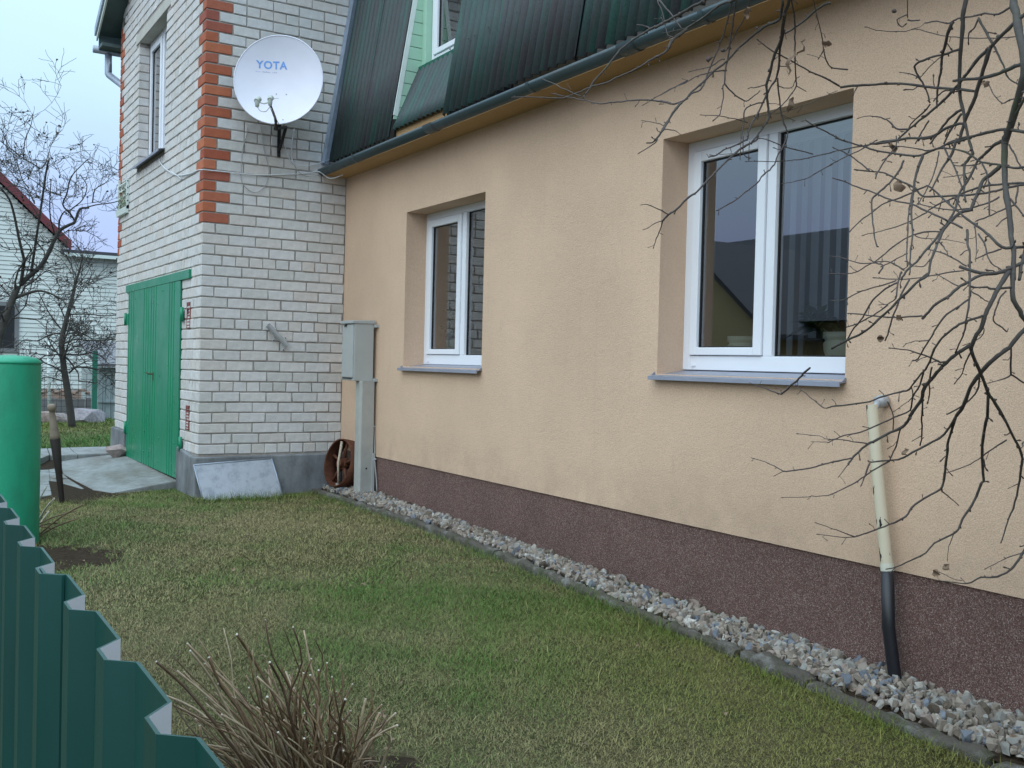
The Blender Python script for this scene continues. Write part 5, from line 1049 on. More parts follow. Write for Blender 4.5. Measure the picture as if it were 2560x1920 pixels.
# ------------------------------------------------------------------ bare fruit tree in front of the house (limbs measured on the photo, each at its own depth)
def zdep(x, y): return 3.30+max(0, 2560-x)/1300*.95+.22*math.sin(x/170+y/230)+.16*math.sin(y/130-x/310)
TL = {'A': (1240, 0), 'B': (1640, 0), 'C': (2080, 0), 'D': (1600, 340), 'E': (2080, 340), 'F': (2080, 680), 'G': (1840, 920), 'H': (2080, 1100)}
BR = '''
A 36 16 2212,110 2060,190 1930,260 1800,325 1700,385 1590,450 1460,545 1370,650 1235,815 1115,950 1090,1000 1040,1070 990,1135
A 30 16 2212,330 2110,410 2020,470 1960,590 1880,640 1760,700 1640,780 1500,850 1390,895 1270,950 1120,992 980,1050 810,1115
A 20 14 810,1115 780,1130 600,1125 480,1122 200,1115
A 14 12 980,1110 850,1055 700,980 545,912
A 26 12 2212,1130 2130,1170 2040,1200 1930,1175 1800,1155 1650,1150 1450,1170 1320,1180 1200,1195 1050,1160 960,1145 790,1110 650,1075
A 32 20 2140,1180 2060,1270 2000,1360 1940,1450 1900,1530 1850,1600 1800,1640 1730,1650
A 14 8 1940,1450 1850,1415 1700,1393
A 14 8 1940,1490 2050,1500 2105,1530
A 22 8 2212,925 2060,1000 1900,1090 1700,1205
A 16 12 1860,0 1920,150 1960,340 2000,440 2030,465
A 22 16 1880,0 2000,140 2080,250 2140,330
A 12 8 2212,330 2100,345 1940,380
A 18 14 1790,335 1720,300 1640,285
B 40 34 1500,-900 1000,-350 560,0 420,75 280,160 130,240 0,315
B 34 26 1600,-800 1200,-250 900,0 820,20 700,80 560,190 430,280 330,350 200,455 130,580 0,660
B 36 28 1460,0 1440,180 1400,240 1250,310 1080,440 930,580 860,660 800,720
B 28 24 800,720 690,800 620,870 500,980 410,1060 330,1150 270,1190 200,1290 140,1400 90,1490 0,1600
B 30 14 1150,-700 1000,-200 930,0 900,150 880,300 850,500 830,660 800,800 790,940 770,1020 775,1120 755,1220 735,1320 670,1385
B 20 22 900,-100 870,30 840,170 790,350 740,490 690,620 640,740 600,850 560,950 510,1030 410,1080 330,1150 200,1200 100,1170 0,1160
B 20 16 1100,-60 1070,60 1030,190 940,340 870,480 810,580 760,585
B 18 10 800,680 740,690 640,760 520,795 400,820
B 20 10 790,815 700,825 560,850 440,890 330,960 210,1010 0,1120
B 22 12 790,960 880,1070 970,1135 1040,1165 1110,1120 1180,1065
B 52 22 1600,-900 1560,-300 1530,0 1490,150 1460,340 1440,450 1400,560 1360,640 1330,760 1300,880 1270,980 1280,1100 1290,1220 1300,1300 1290,1380 1220,1480 1160,1570 1100,1640
B 30 22 1480,340 1430,560 1415,750 1390,890 1330,990 1270,1100 1200,1250 1150,1350 1090,1450 1060,1560 1050,1610
B 22 18 1400,900 1410,1040 1430,1200 1440,1290 1470,1400 1500,1490 1520,1540 1490,1659
B 26 14 1600,-800 1540,-200 1560,0 1590,130 1600,300 1600,500 1605,700 1610,900 1615,990 1540,1110 1440,1220 1330,1300
B 34 22 2010,40 1960,45 1850,110 1740,210 1600,320 1490,385
B 26 14 2110,990 1950,900 1780,825 1560,700 1350,590 1180,470
B 20 16 1250,1180 1130,1200 1020,1270 1015,1400 1000,1500 980,1600
B 18 10 1280,970 1150,1005 1080,1010
B 14 12 1420,990 1470,1010 1560,1010 1600,940
B 14 9 1060,1410 850,1360 700,1330 530,1325
B 9 7 2090,1045 1800,1180 1480,1285 1300,1320 1150,1345
B 10 20 1800,-200 1820,0 1840,130 1890,320 1920,460 1930,560 1960,690 2010,770 2070,785 2212,805
B 16 10 1940,570 1880,670
B 22 16 2212,1640 2110,1600 2000,1540 1860,1470 1720,1385
B 16 10 1420,760 1510,765
B 16 8 1470,1330 1580,1380
B 14 8 1615,990 1715,1045
C 112 92 2600,-900 2250,-350 2090,0 2120,150 2160,400 2200,560 2215,800 2180,1000 2120,1230 2060,1450 2000,1600 1990,1659
C 58 26 2500,-60 2212,170 2080,290 1960,400 1860,510 1700,660 1560,840 1450,980 1380,1060 1280,1160 1170,1260 1060,1350 900,1480 760,1600
C 60 40 1830,530 1780,680 1730,850 1680,1000 1640,1150 1580,1280 1530,1400 1490,1530 1460,1659
C 66 36 1650,-1300 1600,-500 1540,0 1510,180 1500,400 1480,600 1470,800 1470,1000 1480,1150 1510,1270 1530,1400 1560,1550 1590,1659
C 40 34 1630,1050 1500,1030 1250,1015 1080,1000 950,975 700,960 500,975 300,985 100,1005
C 60 36 2212,735 2150,750 2030,800 1880,860 1700,900 1500,915 1400,930
C 30 16 2060,80 1920,160 1760,155 1640,185 1480,205 1400,240 1330,270 1200,245 1070,265
C 46 22 1390,250 1340,370 1310,500 1270,640 1260,780 1230,950 1210,1100 1210,1250
C 34 20 1490,560 1400,590 1280,630 1170,650 1010,710 950,770 1000,880 1060,980 1100,1080 1130,1190
C 14 12 1280,630 1180,720 1080,820 1020,890
C 26 10 1020,910 930,860 800,835
C 34 18 1690,220 1750,320 1830,470 1900,600 1960,720 2000,830 2040,910 2150,970
C 26 14 1690,200 1640,320 1580,380 1570,480
C 16 10 2160,415 2000,435 1800,440 1500,435 1300,415 1100,370 960,335 850,360 700,365 500,345 395,310
C 12 12 900,-300 870,0 870,180
C 16 14 860,170 750,230 800,310 840,290
C 26 16 870,230 940,240 1010,230
C 30 10 870,1490 740,1480 660,1400 560,1355 430,1335 315,1355
C 36 26 1480,1270 1380,1340 1280,1450 1200,1560 1130,1659
C 34 26 1490,1310 1420,1420 1350,1530 1290,1659
C 40 30 1530,1420 1430,1435 1310,1480 1180,1560 1050,1590 900,1590 730,1620 560,1650 430,1659
C 46 34 2212,1520 2000,1490 1850,1510 1660,1560 1500,1610 1330,1659
C 20 12 2212,1120 2050,1150 1960,1190 1860,1080 1810,980
C 24 18 1130,1200 1050,1300 930,1400 880,1490
C 22 16 1380,1040 1270,1060 1170,1170
C 22 20 1120,1390 1060,1480 1000,1580 960,1659
C 44 36 2400,900 2212,1150 2130,1300 2030,1440
D 24 18 1234,42 1100,110 960,165 880,220 790,245
D 28 26 1290,75 1200,115 1060,230 940,340 820,470 740,550 660,640 560,710 410,850 330,905 270,970
D 20 10 270,970 230,1080 190,1180 160,1280
D 18 8 270,970 180,1005 60,1075
D 16 8 330,905 210,840 90,790 30,790
D 30 24 1360,0 1340,50 1280,80
D 22 16 1700,0 1650,120 1590,220 1550,330 1490,390 1400,470 1350,540 1200,660 1100,740 940,830 880,860
D 18 10 2212,190 2050,225 1900,260 1720,280 1560,290 1230,290
D 16 12 1990,210 1850,170 1650,120 1500,55 1385,25
D 18 10 2212,330 2100,385 1950,475 1800,520 1660,545
D 16 12 1190,0 1190,200 1260,250
D 12 10 1260,60 1255,240
D 8 8 1165,0 1155,250
D 10 7 1190,200 1050,205 900,210
D 20 12 200,30 170,80 0,190
E 84 60 1990,0 1990,200 1990,450 2010,700 2050,950 2060,1150 2090,1300 2090,1500 2090,1659
E 36 22 1640,5 1550,15 1400,60 1250,130 1100,190 1000,225 800,215 650,190 470,160 380,125 250,90 100,40 40,0
E 34 16 1180,0 1130,15 1060,30 900,20 800,40 580,65 400,105 200,140 0,185
E 18 14 520,45 480,70 360,145 180,230 0,320
E 22 14 430,400 300,290 180,210 30,140
E 34 20 2212,560 2050,590 1900,630 1700,665 1450,685 1200,695 1030,690 960,600 850,545 730,490 600,425 430,405 250,385
E 30 16 1500,1060 1400,1010 1200,910 1080,860 900,780 680,740 480,650 300,590 130,520 0,485
E 30 18 820,290 780,390 690,510 600,600 480,700 455,770 465,950 485,1130 520,1275
E 24 16 1100,570 950,640 800,710 680,745 560,800 450,890 320,980 200,1105
E 44 22 2212,1275 2000,1290 1900,1240 1820,1150 1700,1060 1560,960 1420,845 1300,740 1180,630 1100,570
E 34 10 2212,545 2000,550 1750,580 1560,640 1400,710 1200,800 1080,880 950,960 750,1040 550,1100 370,1140
E 44 22 1440,30 1380,200 1270,370 1200,510 1130,640
E 40 20 1050,210 1000,350 960,480 940,620 920,800 915,950 930,1130 905,1300 900,1450 895,1600
E 22 16 940,600 900,780 880,950 870,1150 860,1350 870,1500
E 32 30 1660,320 1560,530 1500,600 1440,750 1420,850 1330,1000 1260,1080 1200,1180 1100,1290 970,1450 850,1560 800,1659
E 56 30 1940,340 1830,440 1740,510 1700,610 1640,740 1590,850 1480,880 1370,980 1290,1070 1230,1200 1180,1330 1130,1470 1110,1600 1020,1659
E 22 12 540,1585 590,1495 500,1465 320,1465 150,1415 0,1385
E 24 14 1230,1105 1150,1100 1000,1120 830,1190 660,1310 530,1420 400,1500 230,1580 0,1590
E 16 14 850,1360 700,1440 590,1495
E 22 14 830,1540 720,1480 620,1440 500,1450 430,1425
E 24 16 1550,1500 1400,1410 1250,1340 1090,1305
E 50 44 2212,1450 2060,1520 1900,1580 1760,1580 1600,1550 1470,1505
E 20 14 1520,1550 1350,1570 1150,1610 900,1645 700,1650 490,1635
E 34 26 1560,1080 1560,1250 1590,1350 1580,1659
E 26 14 1690,1130 1760,1250 1800,1400 1850,1480 1930,1525
E 22 10 1640,1000 1660,1150 1660,1430
E 26 16 1950,1300 1800,1350 1650,1420
E 28 14 1930,700 1800,770 1640,820 1450,850 1200,830 1000,780
E 24 22 2100,790 1900,880 1800,930 1660,980
E 28 24 2150,560 2130,680 2110,790
E 28 20 2050,720 2150,840 2212,930
E 24 18 2040,100 2100,210 2160,330 2212,400
E 16 20 740,0 740,110 660,210 540,390 500,490
E 36 14 2212,355 2100,370 1900,330 1720,300 1600,215 1450,160 1250,140 1100,170 1000,150 800,120 610,120
E 26 22 1280,110 1340,230 1400,340 1450,460 1500,600
E 44 26 1590,80 1620,200 1560,280 1520,370 1530,560 1520,650 1540,760
E 26 22 1730,320 1780,420 1810,560 1815,720 1810,910
E 20 14 1720,310 1600,340 1420,340
E 14 10 1600,420 1450,455 1310,475
E 18 14 1230,180 1210,310 1160,470 1100,600 1000,770
E 50 30 1950,60 1860,110 1780,190 1700,260 1640,360
E 16 7 960,1150 1060,1180 1300,1190 1515,1235
E 22 14 2020,940 1960,970 1910,1030
E 22 12 1230,1210 1290,1280 1330,1345
E 50 44 2300,1000 2212,1380 2180,1500 2160,1659
E 18 12 1110,1440 1060,1500 940,1500
F 64 56 2085,0 2080,160 2090,320 2160,440 2212,540 2400,760
F 66 50 2040,0 1940,150 1870,280 1810,400 1760,500 1730,620 1670,720 1630,800 1600,890
F 50 44 1600,840 1480,910 1390,980 1320,1040 1240,1120 1150,1230 1060,1340 1030,1470 960,1570 900,1659
F 46 40 1600,900 1650,1020 1720,1180 1800,1400 1860,1480 1970,1659
F 36 20 1760,500 1660,530 1500,590 1400,650 1270,760 1180,890 1130,1020 1080,1120 1030,1170 920,1310 880,1360 780,1385 600,1430 430,1490 200,1530 0,1550
F 26 22 1060,1130 1010,1300 930,1440 900,1590 760,1659
F 34 14 1330,1030 1250,1040 1150,990 1000,940 850,895 680,880
F 64 44 2400,500 2212,670 2120,770 2040,870 1900,970 1780,1080 1700,1180 1600,1320 1540,1470 1500,1570 1430,1659
F 30 20 1580,0 1590,160 1580,350 1550,520 1530,660 1490,780 1420,930
F 28 20 1580,310 1480,380 1320,490 1200,650 1150,740 1060,880 990,1000 920,1025
F 18 8 1120,785 960,800 865,820
F 42 38 2000,0 1850,20 1700,40 1560,120 1440,190 1330,290 1210,360 1110,460 1040,540
F 24 18 1040,505 800,520 560,515 350,490 180,480
F 40 30 1110,20 1000,100 900,200 780,310 680,420 560,520 440,640 320,720 180,780 0,880
F 28 20 800,0 760,110 740,280 720,320
F 16 10 720,320 640,370 560,375
F 26 18 890,90 800,260 740,420 690,540 640,720 615,790
F 24 20 760,120 620,190 500,290 420,400 350,530 260,640 160,800
F 20 12 740,100 600,150 450,185 300,240 130,325 0,330
F 20 16 640,380 520,470 420,530 300,590 160,635
F 18 14 1460,160 1400,140 1220,30
F 36 18 2060,180 1830,195 1790,175 1640,180 1560,155
F 22 14 1600,220 1720,290 1770,330
F 26 22 2060,880 2060,1160 2080,1190 2212,1275
F 24 10 2060,1190 1950,1240 1820,1270
F 26 12 1600,920 1530,1070 1500,1170 1420,1270
F 24 18 2000,220 1930,310 1880,450 1860,560 1960,640 2020,690
F 24 20 1690,1200 1690,1320 1620,1440 1500,1540 1330,1640
F 24 14 1150,1100 1120,1260 1125,1390 1105,1500
F 42 40 1800,1420 1790,1659
F 22 20 1040,1480 1045,1659
F 16 10 1750,640 1740,720 1660,790 1540,830
F 18 8 910,1330 930,1420 880,1490 720,1600
G 20 6 1106,444 1010,460 900,375 760,260 690,190
G 28 26 850,0 780,60 700,150 620,210 560,270 520,300
G 20 9 520,300 400,260 300,220 170,180
G 44 24 2006,553 1960,640 1900,690 1780,740 1620,825 1520,875 1420,960 1330,1050 1290,1120
G 24 18 1330,1040 1180,1070 1000,1110 870,1150 620,1185 550,1190
G 16 8 550,1190 440,1130 330,1080 190,1040
G 12 8 550,1190 460,1235
G 22 16 1866,553 1740,610 1600,670 1430,740 1250,775 1120,830 1050,860
G 12 8 1050,855 900,850
G 10 10 1200,820 1050,820 960,785 720,755
G 20 12 1520,870 1350,850 1200,820 1080,825
G 16 9 1290,1120 1190,1240
G 24 18 1890,710 1850,890 1800,990 1770,1070
G 34 18 2534,553 2400,760 2212,880 2080,945 1930,1035 1830,1060 1690,1070 1550,1085 1520,1060
G 24 9 1770,1075 1680,1120 1560,1190 1480,1250 1360,1330 1200,1410 1050,1470 870,1480 770,1490 550,1490
G 26 13 1540,1095 1490,1230 1445,1340
G 22 18 2150,370 2140,600 2140,780 2120,890
G 18 8 2140,780 2050,830
H 38 30 1430,-276 1340,0 1330,120 1310,300 1290,450 1260,560
H 28 22 1260,565 1050,680 920,780 850,880 720,950 540,1020 400,1070 260,1115
H 16 9 260,1115 130,1065 0,1020 -170,960
H 14 9 260,1115 100,1120 -150,1085
H 20 10 1260,590 1340,650 1445,740
H 42 16 1790,-276 1735,0 1730,200 1745,460 1720,500 1660,650 1580,800 1500,910 1460,1030 1380,1090 1180,1190 1080,1300 900,1390 750,1460 620,1490
H 22 9 2010,0 1850,100 1730,190 1590,280 1400,350 1310,380
H 42 14 1970,-276 2110,0 2180,150 2190,250 2170,400 2140,580 2090,780 2050,870 2000,1010 1955,1170
H 40 14 2400,1000 2212,1280 2150,1380 2060,1490 1990,1540 1860,1580 1720,1580 1600,1640 1500,1650 1250,1620
H 18 9 2212,1300 2050,1340 1930,1400 1780,1480
H 16 7 1400,1090 1360,1190 1340,1260 1330,1370
H 14 8 2140,510 2050,550
H 9 6 1500,1620 1400,1600 1250,1530
'''
TK = 4.6083
tb = dep(2900, 2250, 3.0); tree = empty('fruit_tree', (float(tb[0]), float(tb[1]), -.5), 'bare spreading fruit tree whose drooping branches hang before the right window', 'tree')
SP = MB(); BD = MB(); LV = []
def px3(x, y, dz=0.0): return dep(x, y, zdep(x, y)+dz)
rng = random.Random(11)
def spur(mb, bd, p, d, L, r):
    e = p+d*L; m = p+d*L*.5+np.array([rng.gauss(0, .12), rng.gauss(0, .12), rng.gauss(0, .12)])*L
    mb.tube([p, m, e], [r*.9, r*.8, r*1.05], 4)
    if rng.random() < .7: bd.lathe([(r*.9, 0), (r*1.55, r*2.2), (r*.5, r*5)], e-d*r, 5, axis=d)
for line in BR.strip().split('\n'):
    q = line.split(); ox, oy = TL[q[0]]; w0, w1 = float(q[1]), float(q[2]); P = []
    for s in q[3:]:
        x, y = map(float, s.split(',')); P.append((ox+x/TK, oy+y/TK))
    Q = smooth_path([(x, y, 0) for x, y in P], 3); n = len(Q); pts, rad = [], []
    for i, (x, y, _) in enumerate(Q):
        t = i/max(1, n-1); z = zdep(x, y); x += rng.gauss(0, .5); y += rng.gauss(0, .5); pts.append(dep(x, y, z)); w = (w0+(w1-w0)*t)/TK*.86; rad.append(max(.0011, w*z/FPX/2*rng.uniform(.9, 1.12)))
    big_ = w0 > 30
    k = MB(); k.tube(pts, rad, 9 if w0 > 45 else 6); k.build('limb' if w0 > 45 else 'branch', M['bark' if big_ else 'twig'], tree)
    # fruiting spurs and buds along the branch
    acc = 0.0; nxt = rng.uniform(.02, .06)
    for i in range(1, n):
        seg = pts[i]-pts[i-1]; L = np.linalg.norm(seg); acc += L
        if acc > nxt and 6 < w0 < 60:
            acc = 0; nxt = rng.uniform(.022, .085); d = seg/(L+1e-9); o = np.array([rng.gauss(0, 1), rng.gauss(0, 1), rng.gauss(0, 1)]); o -= d*(o@d); o /= np.linalg.norm(o); dd_ = d*rng.uniform(.2, .9)+o; dd_ /= np.linalg.norm(dd_)
            if rng.random() < .45: BD.lathe([(rad[i]*.9, -rad[i]*.5), (rad[i]*1.25, rad[i]*1.0), (rad[i]*.4, rad[i]*2.4)], pts[i], 5, axis=dd_)
            else: spur(SP, BD, pts[i], dd_, rng.uniform(.008, .03)*(1.7 if rng.random() < .12 else 1), max(.0011, min(rad[i]*.55, .0026)))
    if w1 < 16: BD.lathe([(rad[-1]*.9, -.002), (rad[-1]*1.5, .004), (rad[-1]*.4, .011)], pts[-1], 5, axis=pts[-1]-pts[-2])
tag(SP.build('spur', M['twig'], tree), kind='stuff'); tag(BD.build('bud', M['bud'], tree), kind='stuff')
tr = [np.array([tb[0]-.0, tb[1], -.6]), np.array([tb[0]-.02, tb[1], -.2]), dep(2890, 1000, 3.05), dep(2860, 200, 3.1), dep(2780, -250, 3.2)]
k = MB(); k.tube(smooth_path(tr, 4), [.14, .125, .12, .115, .11, .11, .105, .105, .10, .10, .10, .095, .09, .085, .08, .075, .07], 12); k.build('trunk', M['bark'], tree)
for pl_ in ([(2780, -250), (2720, -330), (2640, -200), (2560, -60)], [(2780, -250), (2650, -420), (2450, -330), (2431, -100)], [(2650, -420), (2300, -460), (2060, -320), (1980, -60)], [(2060, -320), (1950, -230), (1860, -80)]):
    k = MB(); Q = smooth_path([(x, y, 0) for x, y in pl_], 4); k.tube([px3(x, y) for x, y, _ in Q], np.linspace(.034, .018, len(Q)), 9); k.build('limb', M['bark'], tree)
def dry_leaf(c, L, w, nm='leaf'):
    a = np.array([rng.gauss(0, .25), rng.gauss(0, .25), -1.0]); a /= np.linalg.norm(a); s = np.cross(a, [rng.gauss(0, 1), rng.gauss(0, 1), .1]); s /= np.linalg.norm(s); nn = np.cross(a, s); mb = MB(); vs = []
    for i in range(6):
        t = i/5; ww = w*math.sin(math.pi*min(.98, t*.9+.08)); bend = nn*(.35*L*(t-.5)**2+.012*math.sin(t*9))
        vs += [c+a*L*t-s*ww+bend+nn*ww*.6, c+a*L*t+bend, c+a*L*t+s*ww+bend+nn*ww*.5]
    mb.add(vs, [(3*i+j, 3*i+j+1, 3*i+4+j, 3*i+3+j) for i in range(5) for j in range(2)], 0, True); return mb.build(nm, M['leaf_dry'], tree)
for (t, x, y, L, w) in (('B', 1560, 560, 300, 50), ('B', 1740, 460, 210, 30), ('B', 1980, 480, 80, 60), ('B', 1590, 1120, 180, 40), ('E', 790, 500, 150, 80), ('E', 690, 70, 160, 35), ('G', 1930, 930, 110, 35), ('F', 770, 500, 85, 30), ('H', 1300, 1440, 90, 40), ('H', 1220, 1490, 90, 45), ('C', 1750, 920, 90, 45), ('F', 560, 720, 90, 40), ('B', 1050, 80, 150, 35)):
    ox, oy = TL[t]; X, Y = ox+x/TK, oy+y/TK; z = zdep(X, Y); dry_leaf(dep(X, Y, z-.01), L/TK*z/FPX, w/TK*z/FPX)
for (t, x, y, r) in (('B', 612, 685, 36), ('B', 765, 580, 30), ('C', 715, 130, 32), ('A', 1830, 1610, 20)):
    ox, oy = TL[t]; X, Y = ox+x/TK, oy+y/TK; z = zdep(X, Y)-.01; r = r/TK*z/FPX; vs, fs = hull_stone(r, int(x), .95, 20); c = dep(X, Y, z); k = MB(); k.add([c+np.array(v) for v in vs], fs, 0, True); k.build('dried_fruit', M['bud'], tree)

# ------------------------------------------------------------------ cut-back shrub by the fence
bc = np.array([-1.27, -6.62, -.47]); shrub = empty('cut_shrub', tuple(bc), 'cut-back shrub of bare brown canes with pale tips beside the green fence', 'shrub')
TIP = [(200,345),(200,570),(215,600),(290,375),(345,305),(375,420),(430,430),(455,195),(480,255),(548,150),(600,360),(610,710),(635,310),(715,525),(755,65),(865,120),(855,640),(940,455),(948,200),(992,250),(965,560),(1100,0),(1130,380),(1250,60),(1330,60),(1420,90),(1270,430),(1297,455),(1385,365),(1418,355),(1363,410),(1480,320),(1505,155),(1470,455),(1540,415),(1610,355),(1715,360),(1650,470),(1580,440),(1750,460),(1820,530),(1955,525),(1930,650),(1760,655),(2060,700),(1805,750),(1755,830),(2175,770),(2190,870),(1425,770),(1405,630),(1335,565),(1680,835),(2110,785),(895,670),(805,1080),(1540,1080),(1830,1070)]
tips = [(x, y, True) for x, y in TIP]
for _ in range(150):
    x = rng.uniform(260, 2150); y = 250+abs(x-1150)*.42+rng.uniform(60, 700); tips.append((x, y, rng.random() < .35))
Zb = float((bc-CAM)@AF)
for i, (x, y, cut) in enumerate(tips):
    X, Y = 330+x/3.3015, 1550+y/3.3015; z = Zb+rng.uniform(-.30, .22); tip = dep(X, Y, z); a = rng.uniform(0, 6.28); rr = .15*math.sqrt(rng.random())
    b = bc+np.array([rr*math.cos(a), rr*math.sin(a), -.03]); b[:2] += (tip-b)[:2]*.30; m = b+(tip-b)*.5+np.array([rng.gauss(0, .02), rng.gauss(0, .02), .035]); thick = (.0036 if (cut and rng.random() < .5) else .0021)*rng.uniform(.8, 1.2); m2 = b+(tip-b)*.78+np.array([rng.gauss(0, .014), rng.gauss(0, .014), .02])
    k = MB(); P_ = smooth_path([b, m, m2, tip], 3); k.tube(P_, np.linspace(thick*1.25, thick, len(P_)), 5); o = k.build('cane', M['cane'], shrub)
    if cut and thick > .0024:
        d = P_[-1]-P_[-2]; d /= np.linalg.norm(d); k = MB(); k.lathe([(thick*1.02, -.001), (thick*1.02, .0012), (.0004, .0016)], tip, 6, axis=d); k.build('cut_end', M['cut_wood'], o)
# smaller cut canes beside the pillar
sc = np.array([-1.62, -1.75, -.43]); sh2 = empty('cut_shrub', tuple(sc), 'few pale cut canes leaning out beside the green pillar', 'shrub')
zq = lambda x, y: (x/4.608, 1060+y/4.608)
for (x, y) in ((625, 857), (580, 900), (565, 1003), (880, 1095), (945, 935), (660, 1140), (545, 710), (870, 1000), (640, 1210)):
    tip = ony(*zq(x, y), -1.75+rng.uniform(-.35, .15)); b = sc+np.array([rng.uniform(-.08, .04), rng.uniform(-.1, .1), rng.uniform(-.02, .12)]); k = MB(); P_ = smooth_path([b, (b+tip)/2+np.array([0, 0, .02]), tip], 3); k.tube(P_, .0055, 5); k.build('cane', M['cut_wood' if y < 1010 and x < 640 else 'cane'], sh2)

# ------------------------------------------------------------------ bare trees beyond the pillar
def far_tree(name_lab, Y, limbs, seed, twn, rmin, clip=None):
    rr = random.Random(seed); b = None; root = None; TW = MB(); LF = MB()
    for idx, (conv, w0, w1, pts, anchor) in enumerate(limbs):
        P = [ony(*conv(x, y), Y) for x, y in pts]
        if root is None:
            b = P[0].copy(); b[2] = -.38; root = empty('apple_tree', tuple(b), name_lab, 'tree', None)
        off = rr.uniform(-.0, .0); dy = rr.uniform(-1, 1)*(.0 if idx == 0 else .8); n = len(P)
        P = [p+np.array([0, dy*(i/(n-1)), 0]) for i, p in enumerate(P)]; P = [CAM+(p-CAM)*1.0 for p in P]
        Q = smooth_path(P, 3); m = len(Q); sc = (Q[0]-CAM)@AF/FPX; rad = [((w0+(w1-w0)*i/(m-1))*sc/2) for i in range(m)]
        k = MB(); k.tube(Q, rad, 8 if w0 > 6 else 5); k.build('trunk' if idx == 0 else 'limb', M['bark_far'], root)
        def grow(p, d, L, r, lev):
            if lev == 0 or L < .08: return
            pts_ = [p]; q = p.copy(); dd = d.copy(); ns = 4
            for _ in range(ns):
                dd = dd+np.array([rr.gauss(0, .22), rr.gauss(0, .22), rr.gauss(.04, .2)]); dd /= np.linalg.norm(dd); q = q+dd*L/ns; pts_.append(q.copy())
            TW.tube(pts_, np.linspace(r, max(rmin, r*.5), ns+1), 4, cap=False)
            for j in range(2, ns+1):
                for _ in range(2 if lev > 1 else 1):
                    if rr.random() < .75:
                        e = dd+np.array([rr.gauss(0, .7), rr.gauss(0, .7), rr.gauss(.15, .5)]); e /= np.linalg.norm(e); grow(pts_[j], e, L*rr.uniform(.4, .7), max(rmin, r*.6), lev-1)
            if rr.random() < .07:
                c = pts_[-1]; s = rr.uniform(.014, .026); vs, fs = hull_stone(s, rr.randrange(40), 1.0, 8); LF.add([c+np.array(v) for v in vs], fs)
        start = int(m*(.35 if idx == 0 else .12))
        cnt = int(twn*(.55 if idx else .9))
        for _ in range(cnt):
            i = rr.randrange(start, m); t = Q[min(i+1, m-1)]-Q[max(i-1, 0)]; t /= np.linalg.norm(t); e = t*.6+np.array([rr.gauss(0, .8), rr.gauss(0, .8), rr.gauss(.1, .6)]); e /= np.linalg.norm(e); grow(Q[i], e, rr.uniform(.25, .75), max(rmin, rad[i]*.35), 3 if idx else 3)
    tag(TW.build('twig', M['bark_far'], root), kind='stuff'); tag(LF.build('dead_leaf', M['bud'], root), kind='stuff'); return root
a_ = lambda x, y: (x/3.95, 700+y/3.95); c_ = lambda x, y: (x/3.456, 260+y/3.456)
far_tree('old bare apple tree with a straight trunk before the pale boarded house', 9.17, [
    (a_, 19, 7, [(715, 1465), (690, 1250), (652, 1000), (622, 800), (610, 600), (640, 450), (680, 300), (720, 150), (745, 20)], 0),
    (c_, 7, 3, [(640, 1600), (665, 1500), (690, 1400), (700, 1300)], 0), (a_, 5, 2, [(650, 930), (520, 850), (440, 820), (390, 770)], 0), (a_, 5, 2, [(680, 920), (760, 860), (880, 870), (1000, 890), (1140, 905)], 0),
    (a_, 5, 2, [(620, 730), (800, 740), (930, 720), (1060, 760), (1140, 830)], 0), (a_, 4, 2, [(620, 640), (720, 590), (900, 600), (1060, 590), (1150, 610)], 0), (a_, 4, 2, [(610, 520), (500, 540), (380, 600), (260, 590), (180, 660)], 0),
    (a_, 4, 2, [(640, 500), (760, 500), (900, 560), (1020, 620)], 0), (a_, 4, 2, [(600, 480), (500, 350), (420, 200), (380, 120)], 0), (a_, 4, 2, [(690, 340), (850, 340), (1000, 360), (1140, 350)], 0), (a_, 4, 2, [(660, 1010), (560, 980), (480, 960), (400, 1000)], 0)], 5, 13, .0030)
far_tree('leaning bare apple tree whose crooked limbs rise above the house roof', 6.6, [
    (a_, 21, 15, [(-420, 1640), (-200, 1150), (-60, 740), (40, 420), (100, 250), (150, 130), (180, 60)], 0),
    (c_, 13, 5, [(170, 1560), (260, 1480), (350, 1400), (420, 1280), (470, 1170), (520, 1090), (590, 1050), (640, 1020), (680, 915), (760, 905)], 0), (c_, 9, 4, [(180, 1560), (195, 1400), (190, 1350), (140, 1180), (90, 980), (40, 860), (-40, 780)], 0),
    (c_, 7, 4, [(265, 1480), (290, 1250), (305, 1080), (330, 850), (350, 640), (358, 560)], 0), (c_, 4, 2, [(350, 560), (280, 510), (210, 465), (130, 400), (0, 300)], 0), (c_, 4, 1.5, [(358, 555), (410, 490), (450, 400), (490, 300)], 0),
    (c_, 4, 2, [(300, 860), (240, 725), (140, 680), (45, 620)], 0), (c_, 3.5, 1.5, [(250, 730), (200, 650), (180, 560), (140, 430), (80, 290), (30, 155)], 0), (c_, 3, 1.5, [(205, 460), (205, 330), (245, 220), (253, 130)], 0),
    (c_, 5, 2, [(640, 1000), (590, 950), (520, 890), (545, 800), (565, 680), (640, 590), (690, 545)], 0), (c_, 4, 2, [(590, 930), (640, 890), (720, 820), (760, 700), (700, 600)], 0), (c_, 4, 2, [(680, 915), (800, 890), (930, 885), (1030, 855)], 0), (c_, 3.5, 1.5, [(800, 850), (820, 740), (900, 690), (935, 655)], 0), (c_, 3, 1.5, [(530, 790), (420, 720), (330, 620), (200, 500)], 0),
    (a_, 9, 3, [(150, 170), (250, 140), (360, 110), (470, 130), (580, 190)], 0), (c_, 5, 2, [(510, 1080), (500, 1010), (530, 950), (590, 960)], 0), (c_, 4, 2, [(480, 1150), (420, 1000), (400, 850), (395, 700)], 0)], 9, 9, .0026)

